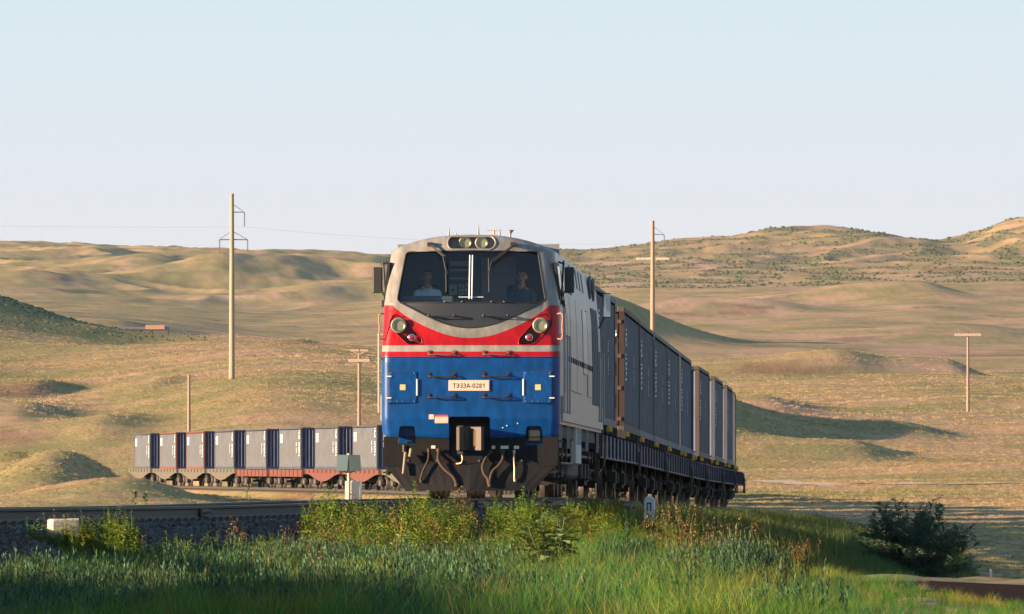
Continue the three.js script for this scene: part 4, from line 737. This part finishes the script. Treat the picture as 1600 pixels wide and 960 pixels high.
// wires
function wire(a, b, sag, label) { const m = a.clone().add(b).multiplyScalar(.5); m.y -= sag; const o = mesh('wire', new THREE.TubeGeometry(new THREE.QuadraticBezierCurve3(a, m, b), 60, .008, 5), M_wire); tag(o, label, 'wire', 'wires of the power line'); }
{ const A = wireEnds.filter((e) => e[0] === 362).map((e) => e[1]), B = wireEnds.filter((e) => e[0] === 1020).map((e) => e[1]);
  A.forEach((a, i) => { wire(a, B[i], 1.5, ['upper', 'outer lower', 'inner lower'][i] + ' wire strung between the two tall concrete poles'); wire(a, V(a.x - 120, a.y + [1.2, .4, 2.2][i], a.z + 210 - 60 * i), 4, ['upper', 'outer lower', 'inner lower'][i] + ' wire running away from the lattice-armed pole'); }); }

// ---------------------------------------------------------------- small things beside the line
{ // relay cabinet with a solar panel
  const d = 165, x = -3.2, y = ground(x, d), t = thing('trackside_cabinet', 'white metal relay cabinet with a tilted solar panel beside the track', 'cabinet'); t.position.set(x, y, -d); const H = -.665 - y;
  mesh('cabinet', [rbox(.30, H, .3, .05, H / 2, 0, .02), ...[-.08, 0, .08, .16].map((q) => box(.008, H * .8, .01, q, H / 2, .153))], mat(.62, .64, .66, .5), t);
  mesh('door_strip', box(.05, H, .02, -.11, H / 2, .16), mat(.72, .68, .6, .5), t);
  mesh('post', rod([-.06, 0, .2], [-.06, H + .55, .2], .032, 8), mat(.5, .42, .36, .7), t);
  for (const s of [-1, 1]) mesh('solar_panel', [box(.23, .34, .02).rotateX(-.35).rotateY(s * .25).translate(-.06 + s * .125, H + .36, .26)], mat(.10, .15, .16, .18, .1), t);
  mesh('bracket', [rod([-.06, H + .16, .2], [-.25, H + .22, .24], .012, 5), rod([-.06, H + .16, .2], [.12, H + .22, .24], .012, 5)], M_galv, t);
}
{ const d = 150, x = 2.5, y = ground(x, d), t = thing('marker_stone', 'white round-topped marker stone with a dark numeral beside the rail', 'marker'), h = -.87 - y; t.position.set(x, y - .02, -d);
  const s = [[-.09, 0], [.09, 0], [.09, h - .09]]; for (let i = 1; i < 12; i++) s.push([.09 * Math.cos(i / 12 * Math.PI), h - .09 + .09 * Math.sin(i / 12 * Math.PI)]); s.push([-.09, h - .09]);
  mesh('stone', [extr(s, .10, .008).translate(0, 0, -.05)], mat(.62, .62, .62, .8), t); mesh('numeral', [box(.085, .025, .006, 0, h - .12, .062), box(.025, .15, .006, .028, h - .19, .062), box(.02, .15, .006, -.035, h - .19, .062)], M_black, t); t.rotation.y = -.1; }
{ const d = 98.5, x = -5.36, y = ground(x, d), h = -.85 - y, g = new RoundedBoxGeometry(.34, h, .3, 6, .035), p = g.attributes.position; for (let i = 0; i < p.count; i++) { const k = .012 * N1(p.getX(i) * 13, p.getY(i) * 13 + p.getZ(i) * 9); p.setXYZ(i, p.getX(i) + k, p.getY(i) + k, p.getZ(i) + k); } g.computeVertexNormals();
  const o = mesh('boundary_stone', g.translate(0, h / 2, 0), new THREE.MeshStandardMaterial({ color: C(.70, .60, .54), roughness: .95, map: dirtTex })); o.position.set(x, y, -d); o.rotation.y = .3; tag(o, 'whitewashed square stone block half sunk in the grass by the rail', 'stone'); }
function stub(px, d, h, r, label) { const x = bearing(px) * d, y = ground(x, d), t = thing('marker_post', label, 'post', 'small white posts in the fields'); t.position.set(x, y, -d); mesh('post', [new THREE.CylinderGeometry(r, r * 1.15, h, 10).translate(0, h / 2, 0)], mat(.68, .62, .56, .8), t); mesh('cap', [new THREE.SphereGeometry(r, 10, 6, 0, Math.PI * 2, 0, Math.PI / 2).translate(0, h, 0)], mat(.7, .65, .6, .8), t); }
stub(636, 185, .75, .055, 'short pink-white post under the pilot of the locomotive'); stub(1548, 215, .26, .035, 'short white post standing in the meadow past the bush'); stub(1093, 1500, 1.2, .3, 'white post on the slope above the containers'); stub(1362, 1420, 1.2, .3, 'white post above the shadowed ridge'); stub(1326, 330, .3, .07, 'tiny white post on the pale bank behind the bush');
{ const d = 2150, x = bearing(222) * d, y = ground(x, d), t = thing('farm_shed', 'long low dark farm shed on the plain with one end coloured as sunlit', 'building'); t.position.set(x, y - .3, -d);
  mesh('wall', box(13.5, 2.0, 5, 0, 1.0, 0), mat(.10, .09, .09, .9), t); mesh('roof', [extr([[-2.9, 0], [0, .7], [2.9, 0]], 13.9).rotateY(Math.PI / 2).translate(-6.95, 2.0, 0)], mat(.12, .11, .12, .8), t); mesh('lit_end', box(5, 1.1, 3.5, 3.4, 2.6, .9), mat(.40, .22, .14, .9), t); mesh('door', box(1.8, 1.6, .1, -2, .8, 2.53), M_dark, t); }  // end box in a warm pale colour standing for sun on it
// ---------------------------------------------------------------- grasses and weeds
function soup() { return { p: [], n: [] }; }
function tri(s, a, b, c, n) { s.p.push(...a, ...b, ...c); s.n.push(...n, ...n, ...n); }
function soupGeo(s) { const g = new THREE.BufferGeometry(); g.setAttribute('position', new THREE.Float32BufferAttribute(s.p, 3)); g.setAttribute('normal', new THREE.Float32BufferAttribute(s.n, 3)); return g; }
function blade(s, R, x, z, h, w, bend, seg = 3) {
  const a = R() * 6.283, b = R() * 6.283, dx = Math.cos(a), dz = Math.sin(a), wx = Math.cos(b) * w, wz = Math.sin(b) * w; let pl = null, pr = null;
  const nl = Math.hypot(-wz, .5 * w, wx) || 1, n = [-wz / nl, .45, wx / nl];
  for (let i = 0; i <= seg; i++) {
    const t = i / seg, k = bend * t * t * h, y = h * t * (1 - .25 * bend * t), cx = x + dx * k, cz = z + dz * k, q = 1 - t * .92, l = [cx - wx * q, y, cz - wz * q], r = [cx + wx * q, y, cz + wz * q];
    if (pl) { tri(s, pl, pr, r, n); if (i < seg) tri(s, pl, r, l, n); } pl = l; pr = r;
  }
  return [x + dx * bend * h, h * (1 - .25 * bend), z + dz * bend * h];
}
function leafQuad(s, R, o, dir, len, w, droop = .2) {
  const side = [dir[2], .25 * (R() - .5), -dir[0]], sl = Math.hypot(...side) || 1, m = o.map((v, i) => v + dir[i] * len * .5), e = o.map((v, i) => v + dir[i] * len); e[1] -= droop * len;
  const a = m.map((v, i) => v + side[i] / sl * w), b = m.map((v, i) => v - side[i] / sl * w), n = [R() - .5, .8, R() - .5]; tri(s, o, a, e, n); tri(s, o, e, b, n);
}
function grassClump(seed, n, rad, h0, h1, w, bend) { const R = rng(seed), s = soup(); for (let i = 0; i < n; i++) { const a = R() * 6.28, r = rad * Math.sqrt(R()); blade(s, R, Math.cos(a) * r, Math.sin(a) * r, lerp(h0, h1, R()), w * (.6 + .7 * R()), bend * (.3 + R())); } return soupGeo(s); }
function wormwood(seed, n, rad, h0, h1) {         // upright grey-green stems with short leaves close to the stem
  const R = rng(seed), s = soup();
  for (let i = 0; i < n; i++) {
    const a = R() * 6.28, r = rad * Math.sqrt(R()), x = Math.cos(a) * r, z = Math.sin(a) * r, h = lerp(h0, h1, R()), lx = (R() - .5) * .25 * h, lz = (R() - .5) * .25 * h;
    for (let k = 0; k < 3; k++) { const b = k * 2.1; tri(s, [x + .004 * Math.cos(b), 0, z + .004 * Math.sin(b)], [x - .004 * Math.cos(b), 0, z - .004 * Math.sin(b)], [x + lx, h, z + lz], [Math.sin(b), .3, Math.cos(b)]); }
    const m = 22; for (let k = 0; k < m; k++) { const t = .2 + .8 * k / m, b = R() * 6.28, up = 1.6 + R() * 1.6, l = Math.hypot(1, up); leafQuad(s, R, [x + lx * t, h * t, z + lz * t], [Math.cos(b) / l, up / l, Math.sin(b) / l], .048 * (1.25 - .5 * t), .0042, .02); }
  }
  return soupGeo(s);
}
function leafyWeed(seed, n, rad, h0, h1, ll, lw) {
  const R = rng(seed), s = soup();
  for (let i = 0; i < n; i++) {
    const a = R() * 6.28, r = rad * Math.sqrt(R()), x = Math.cos(a) * r, z = Math.sin(a) * r, h = lerp(h0, h1, R()), tip = blade(s, R, x, z, h, .005, .18);
    for (let k = 0; k < 22; k++) { const t = .12 + .88 * k / 22, b = R() * 6.28, up = .3 + .7 * R(), l = Math.hypot(1, up); leafQuad(s, R, [lerp(x, tip[0], t * t), tip[1] * t, lerp(z, tip[2], t * t)], [Math.cos(b) / l, up / l, Math.sin(b) / l], ll * (1.2 - .7 * t) * (.7 + .6 * R()), lw, .25); }
  }
  return soupGeo(s);
}
function seedStalks(seed, n, rad, h0, h1) {
  const R = rng(seed), s = soup();
  for (let i = 0; i < n; i++) {
    const a = R() * 6.28, r = rad * Math.sqrt(R()), tip = blade(s, R, Math.cos(a) * r, Math.sin(a) * r, lerp(h0, h1, R()), .004, .22);
    for (let k = 0; k < 22; k++) { const b = R() * 6.28, y = tip[1] * (.62 + .4 * R()), q = .016 * (1.3 - (y / tip[1] - .6)); leafQuad(s, R, [tip[0] + Math.cos(b) * q, y, tip[2] + Math.sin(b) * q], [Math.cos(b) * .5, .85, Math.sin(b) * .5], .03, .008, 0); }
  }
  return soupGeo(s);
}
const M_leaf = new THREE.MeshPhysicalMaterial({ color: 0xffffff, roughness: .95, specularIntensity: .15, side: THREE.DoubleSide, transmission: .22, thickness: 0 });
function scatter(name, label, category, geo, count, where, colour, m = M_leaf, seed = 5) {
  const R = rng(seed), im = new THREE.InstancedMesh(geo, m, count), o = new THREE.Object3D(), c = new THREE.Color(); let k = 0;
  for (let i = 0; i < count * 12 && k < count; i++) {
    const p = where(R); if (!p) continue; const [x, d, sc, sink = .02] = p;
    o.position.set(x, ground(x, d) - sink, -d); o.rotation.set((R() - .5) * .25, R() * 6.283, (R() - .5) * .25); o.scale.set(sc * (.9 + .3 * R()), sc * (.8 + .4 * R()), sc * (.9 + .3 * R())); o.updateMatrix(); im.setMatrixAt(k, o.matrix); colour(R, c, x, d); im.setColorAt(k, c); k++;
  }
  im.count = k; im.name = numbered(name); im.castShadow = im.receiveShadow = true; scene.add(im); kind(im, 'stuff', label); im.userData.category = category; return im;
}
const inView = (x, d, m = 1.2) => Math.abs(x) < .0635 * d + m;
const patch = (x, d, s = 1) => fbm(N2, x / 2.2 * s, d / 5 * s, 3);
const onRoad = (x, d) => x > 4.0 + .5 * N1(d, x) && d > 80.5 && d < 93 && x > 4.3 + (92 - d) * .02;
const near = (R, d0, d1, pw = 1) => { const d = lerp(d0, d1, Math.pow(R(), pw)), x = (R() * 2 - 1) * (.0635 * d + 1.0); return [x, d]; };
const jit = (R, c, r, g, b, v = .3) => { const k = 1 - v + 2 * v * R(); c.setRGB(r * k * (.85 + .3 * R()), g * k, b * k * (.8 + .4 * R())); };
// fine green grass over the whole verge
for (const [i, hh] of [[0, .50], [1, .32]]) scatter('verge_grass', i ? 'short green grass of the verge' : 'long green grass blades of the verge', 'grass', grassClump(60 + i, 44, .15, hh * .45, hh, .0042, .5), 17000, (R) => {
  const [x, d] = near(R, 64, 152, 1.1), t = sideways(x, d); if (t < 2.75 || onRoad(x, d)) return null; if (t < 3.6 && R() < .55) return null; const sc = clamp(1.08 - (x - 1.4) / 3.2, .3, 1); if (x > 3.6 && R() < .35) return null; if (x > 3.2 && d > 93 && t > 9) return null; return [x, d, (.7 + .6 * R()) * lerp(.42, 1, smooth(3, 5.2, t)) * sc];
}, (R, c, x, d) => { const q = patch(x, d); if (q > .22) jit(R, c, .21, .21, .04, .4); else if (R() < .1) jit(R, c, .30, .23, .09, .3); else if (q < -.28) jit(R, c, .055, .15, .06, .4); else jit(R, c, .075, .175, .03, .45); }, M_leaf, 70 + i);
// grey-green wormwood in the foreground
scatter('wormwood', 'grey-green upright wormwood stems in the foreground', 'weeds', wormwood(81, 12, .19, .24, .48), 5200, (R) => {
  const [x, d] = near(R, 66, 118), t = sideways(x, d); if (t < 3.0 || onRoad(x, d)) return null; const q = patch(x + 40, d, .55) + (x < -.2 ? .16 : -.30); if (q < .04 - .3 * (R() < .12) || x > 2.7) return null; return [x, d, (.6 + .75 * R()) * lerp(.45, 1, smooth(3, 5.2, t))];
}, (R, c) => jit(R, c, .095, .19, .095, .4), M_leaf, 82);
// yellow-green leafy weeds along the ballast edge
scatter('leafy_weeds', 'yellow-green leafy weeds along the edge of the ballast', 'weeds', leafyWeed(91, 10, .16, .26, .56, .075, .0085), 3000, (R) => {
  const [x, d] = near(R, 96, 165), t = sideways(x, d), px = 800 + F * x / d; if (t < 1.85) return null;
  const cl = patch(x * 2.2 + 7, d, 1.4), z = Math.pow(R(), 1.6);
  if (px > 445 && px < 730 && t < 4.6 && cl > -.16) return [x, d, (.4 + .95 * z) * smooth(445, 500, px)]; if (px > 760 && px < 970 && t < 7 && cl > -.1) return [x, d, .4 + .75 * z]; if (px > 20 && px < 210 && t > 1.95 && t < 4 && cl > -.2) return [x, d, .35 + .6 * z];
  if (t > 2.6 && px < 1240 && R() < .10) return [x, d, .5 + .4 * R()]; return null;
}, (R, c) => (R() < .2 ? jit(R, c, .30, .27, .03, .4) : jit(R, c, .15, .255, .025, .45)), M_leaf, 92);
// rusty seed stalks
scatter('seed_stalks', 'rusty brown dock and grass seed stalks', 'weeds', seedStalks(101, 3, .16, .4, .7), 480, (R) => {
  const [x, d] = near(R, 86, 175), t = sideways(x, d), px = 800 + F * x / d; if (t < 1.9 || px > 1250 || onRoad(x, d)) return null;
  if (px > 520 && px < 760 && t < 5 && R() < .25) return [x, d, .6 + .6 * R()]; if (px > 1020 && px < 1120 && t < 7 && d > 110 && R() < .4) return [x, d, .7 + .4 * R()]; if (patch(x + 9, d) > .25 && t > 2.8 && R() < .35) return [x, d, .6 + .5 * R()]; return R() < .05 && t > 2.5 ? [x, d, .55] : null;
}, (R, c) => (R() < .4 ? jit(R, c, .26, .14, .06) : jit(R, c, .34, .25, .10)), M_leaf, 102);
// the bank beside the wagons
scatter('bank_grass', 'thick grass on the railway bank beside the wagons', 'grass', grassClump(111, 40, .30, .18, .46, .008, .5), 14000, (R) => {
  const d = lerp(146, 345, Math.pow(R(), 1.2)), t = 2.3 + 7.4 * Math.pow(R(), .8), x = trackX(d) + t; if (!inView(x, d, 3) || (t > 8 && R() < .6)) return null; return [x, d, (.75 + .7 * R()) * (t > 6 ? .6 : 1)];
}, (R, c, x, d) => { const q = patch(x, d, .5); if (q > .2) jit(R, c, .15, .15, .045); else jit(R, c, .075, .125, .04); }, M_leaf, 112);
scatter('far_verge_grass', 'sparse grass on the far side of the rails', 'grass', grassClump(121, 30, .25, .15, .36, .007, .5), 5000, (R) => { const d = lerp(105, 420, R()), t = -2.4 - R() * 14, x = trackX(d) + t; if (!inView(x, d, 2) || (t > -3.2 && R() < .7)) return null; return [x, d, .5 + .4 * R()]; }, (R, c) => jit(R, c, .16, .15, .055), M_leaf, 122);
// dry tussocks of the steppe
const M_dry = new THREE.MeshStandardMaterial({ color: 0xffffff, roughness: .9, side: THREE.DoubleSide });
for (const [i, d0, d1, n, s0] of [[0, 190, 480, 26000, .45], [1, 480, 800, 46000, .6], [2, 800, 1500, 60000, .9]]) scatter('steppe_tussocks', ['dry grass tussocks of the near meadow', 'dry grass tussocks around the far bend', 'dry grass tussocks of the rising slope'][i], 'grass', grassClump(131 + i, 16, .42, .10, .26, .02, .7), n, (R) => {
  const d = lerp(d0, d1, R()), x = (R() * 2 - 1) * (.0645 * d + 3); if (Math.abs(sideways(x, d)) < (d > 420 ? 4 : 8)) return null; if (patch(x / 3, d / 3) + .4 * R() < -.05) return null; return [x, d, s0 * (.5 + .7 * R())];
}, (R, c, x, d) => { const q = fbm(N3, x / 38, d / 90, 3); const l = landColour(x, d, 0, 0), k = .72 + .2 * (R() - .5); c.setRGB(l[0] * k, l[1] * k * 1.02, l[2] * k); }, M_dry, 140 + i);
// scrub on the far hills
{ const g = new THREE.IcosahedronGeometry(1, 1), p = g.attributes.position; for (let i = 0; i < p.count; i++) { const k = 1 + .35 * N1(p.getX(i) * 2.2, p.getY(i) * 2.2 + p.getZ(i) * 1.7); p.setXYZ(i, p.getX(i) * k, p.getY(i) * k * .7, p.getZ(i) * k); } g.computeVertexNormals();
  scatter('hillside_scrub', 'low dark scrub covering the overgrown hill', 'scrub', g, 2600, (R) => { const d = lerp(1440, 1900, R()), x = lerp(-122, -38, R()); if (x + 60 > 22 * (fbm(N1, x / 9, d / 30, 2) + .2)) return null; return [x, d, .15 + .32 * R() * R(), 0]; }, (R, c) => jit(R, c, .05, .07, .03), new THREE.MeshStandardMaterial({ color: 0xffffff, roughness: 1 }), 153);
  scatter('hill_scrub', 'dark scrub scattered over the far hills', 'scrub', g, 9000, (R) => { const d = lerp(3700, 5300, R()), x = lerp(-10, .066, R()) > 0 ? (.002 + R() * .066) * d : (.004 + R() * .063) * d; const q = fbm(N3, x / 38, d / 90, 3) + .3 * fbm(N1, x / 9, d / 20, 2); if (q < .0) return null; return [x, d, .35 + .9 * R() * R(), 0]; }, (R, c) => jit(R, c, .06, .068, .03), new THREE.MeshStandardMaterial({ color: 0xffffff, roughness: 1 }), 151); }

// ---------------------------------------------------------------- single plants
function bigWeed(label, px, d, h, w, seed, group) {
  const x = bearing(px) * d, y = ground(x, d), R = rng(seed), t = thing('thistle_plant', label, 'plant', group), st = soup(); t.position.set(x, y - .02, -d);
  for (let i = 0; i < 11; i++) {
    const a = R() * 6.28, r = w * .5 * (.25 + .75 * R()), hh = h * (.55 + .5 * R()) * (1 - .35 * (r / w)), b = [Math.cos(a) * r, hh, Math.sin(a) * r];
    mesh('stem', tube([[Math.cos(a) * .04, 0, Math.sin(a) * .04], [b[0] * .45, hh * .5, b[2] * .45], b], .007, 8, 5), mat(.06, .09, .03, .8), t);
    const s = soup(), n = 22;
    for (let k = 0; k < n; k++) {
      const u = .12 + .88 * k / n, c = R() * 6.28, up = .25 + .6 * R() * u, l = Math.hypot(1, up), o = [b[0] * u * (.5 + .5 * u), hh * u, b[2] * u * (.5 + .5 * u)], len = h * .34 * (1.1 - .5 * u) * (.7 + .5 * R()), dir = [Math.cos(c) / l, up / l, Math.sin(c) / l], sd = [-Math.sin(c), 0, Math.cos(c)], nn = [R() - .5, 1, R() - .5]; let pa = o, pb = o;
      for (let j = 1; j <= 4; j++) { const q = j / 4, wd = len * .24 * Math.sin(Math.PI * Math.min(.97, q * .85 + .1)) * (j % 2 ? 1.1 : .8), m = o.map((v, e) => v + dir[e] * len * q); m[1] -= len * .35 * q * q; const A = m.map((v, e) => v + sd[e] * wd), B = m.map((v, e) => v - sd[e] * wd); A[1] += wd * .4; B[1] += wd * .4; tri(s, pa, A, m, nn); tri(s, pb, m, B, nn); if (j > 1) { tri(s, pa, m, pb, nn); } pa = A; pb = B; }
    }
    mesh('leaves', soupGeo(s), new THREE.MeshPhysicalMaterial({ color: C(.15 * (.8 + .4 * R()), .21 * (.85 + .3 * R()), .045), roughness: .95, specularIntensity: .3, side: THREE.DoubleSide, transmission: .2, thickness: 0 }), t).userData.kind = 'stuff';
  }
}
bigWeed('big broad-leaved thistle clump with sunlit top in the verge', 862, 84, .95, .95, 7); bigWeed('small dark leafy plant low in the grass near the field track', 1195, 88, .32, .42, 17);
for (const [px, d, h, l] of [[208, 121, .30, 'small bright green sprout standing above the rail'], [224, 122, .33, 'second bright green sprout above the rail, beside the first'], [385, 150, .55, 'pale weed tuft peeping over the rail']]) {
  const x = bearing(px) * d, R = rng(px), y = Math.max(ground(x, d), railY(d) - .3), t = thing('weed_sprout', l, 'plant', 'sprouts behind the rail'); t.position.set(x, y, -d);
  mesh('stem', rod([0, 0, 0], [.02, h, 0], .008, 5), mat(.08, .14, .03, .8), t); const hh = railY(d) + .12 - y; const s = soup(); for (let k = 0; k < 40; k++) { const a = R() * 6.28, up = R() * .9, yy = lerp(hh * .3, hh + .06, R()); leafQuad(s, R, [.02, yy, 0], [Math.cos(a) * .8, up, Math.sin(a) * .8], .085, .016, .2); } mesh('leaves', soupGeo(s), new THREE.MeshPhysicalMaterial({ color: C(.10, .22, .04), roughness: .95, specularIntensity: .3, side: THREE.DoubleSide, transmission: .25, thickness: 0 }), t).userData.kind = 'stuff';
}
{ // the shrub below the bank
  const d = 188, x = bearing(1424) * d, y = ground(x, d), R = rng(2024), t = thing('elm_bush', 'dense dark green bush at the foot of the bank', 'bush'); t.position.set(x, y - .1, -d);
  const H = -.92 - y, W = 1.72, br = [], s = soup();
  for (let i = 0; i < 130; i++) {
    const a = R() * 6.28, sn = Math.pow(R(), .8), cs = Math.sqrt(1 - sn * sn), k = .72 + .34 * R() * (.6 + .4 * R()), end = [Math.cos(a) * W * (cs + .12) * k * .92, H * (.16 + .80 * sn) * k, Math.sin(a) * W * (cs + .12) * k * .8], mid = [end[0] * .42, end[1] * .5, end[2] * .42];
    const cu = new THREE.CatmullRomCurve3([V(Math.cos(a) * .06, 0, Math.sin(a) * .06), V(...mid), V(...end)]); br.push(new THREE.TubeGeometry(cu, 6, .006, 4));
    for (let q0 = 0; q0 < 13; q0++) {
      const u = .3 + .7 * q0 / 12, p = cu.getPoint(u), tw = .26 * (1.2 - .55 * u) * (.6 + .8 * R()), b = R() * 6.28, up = .5 + .8 * R(), l = Math.hypot(1, up), dr = [Math.cos(b) / l, up / l, Math.sin(b) / l];
      for (let q = 0; q < 12; q++) { const f = q / 11 * tw, c = R() * 6.28; leafQuad(s, R, [p.x + dr[0] * f, p.y + dr[1] * f, p.z + dr[2] * f], [Math.cos(c) * .75 + dr[0] * .3, .2 + .5 * R(), Math.sin(c) * .75 + dr[2] * .3], .095 + .045 * R(), .024, .25); }
    }
  }
  mesh('trunk', br, mat(.06, .05, .035, .9), t);
  mesh('crown', soupGeo(s), new THREE.MeshPhysicalMaterial({ color: C(.09, .27, .15), roughness: .97, specularIntensity: .3, side: THREE.DoubleSide, transmission: .4, thickness: 0 }), t);
}
scene.fog = new THREE.FogExp2(new THREE.Color().setRGB(.62, .72, .85), 1.5e-5);     // evening haze over the far hills
renderer.render(scene, camera);
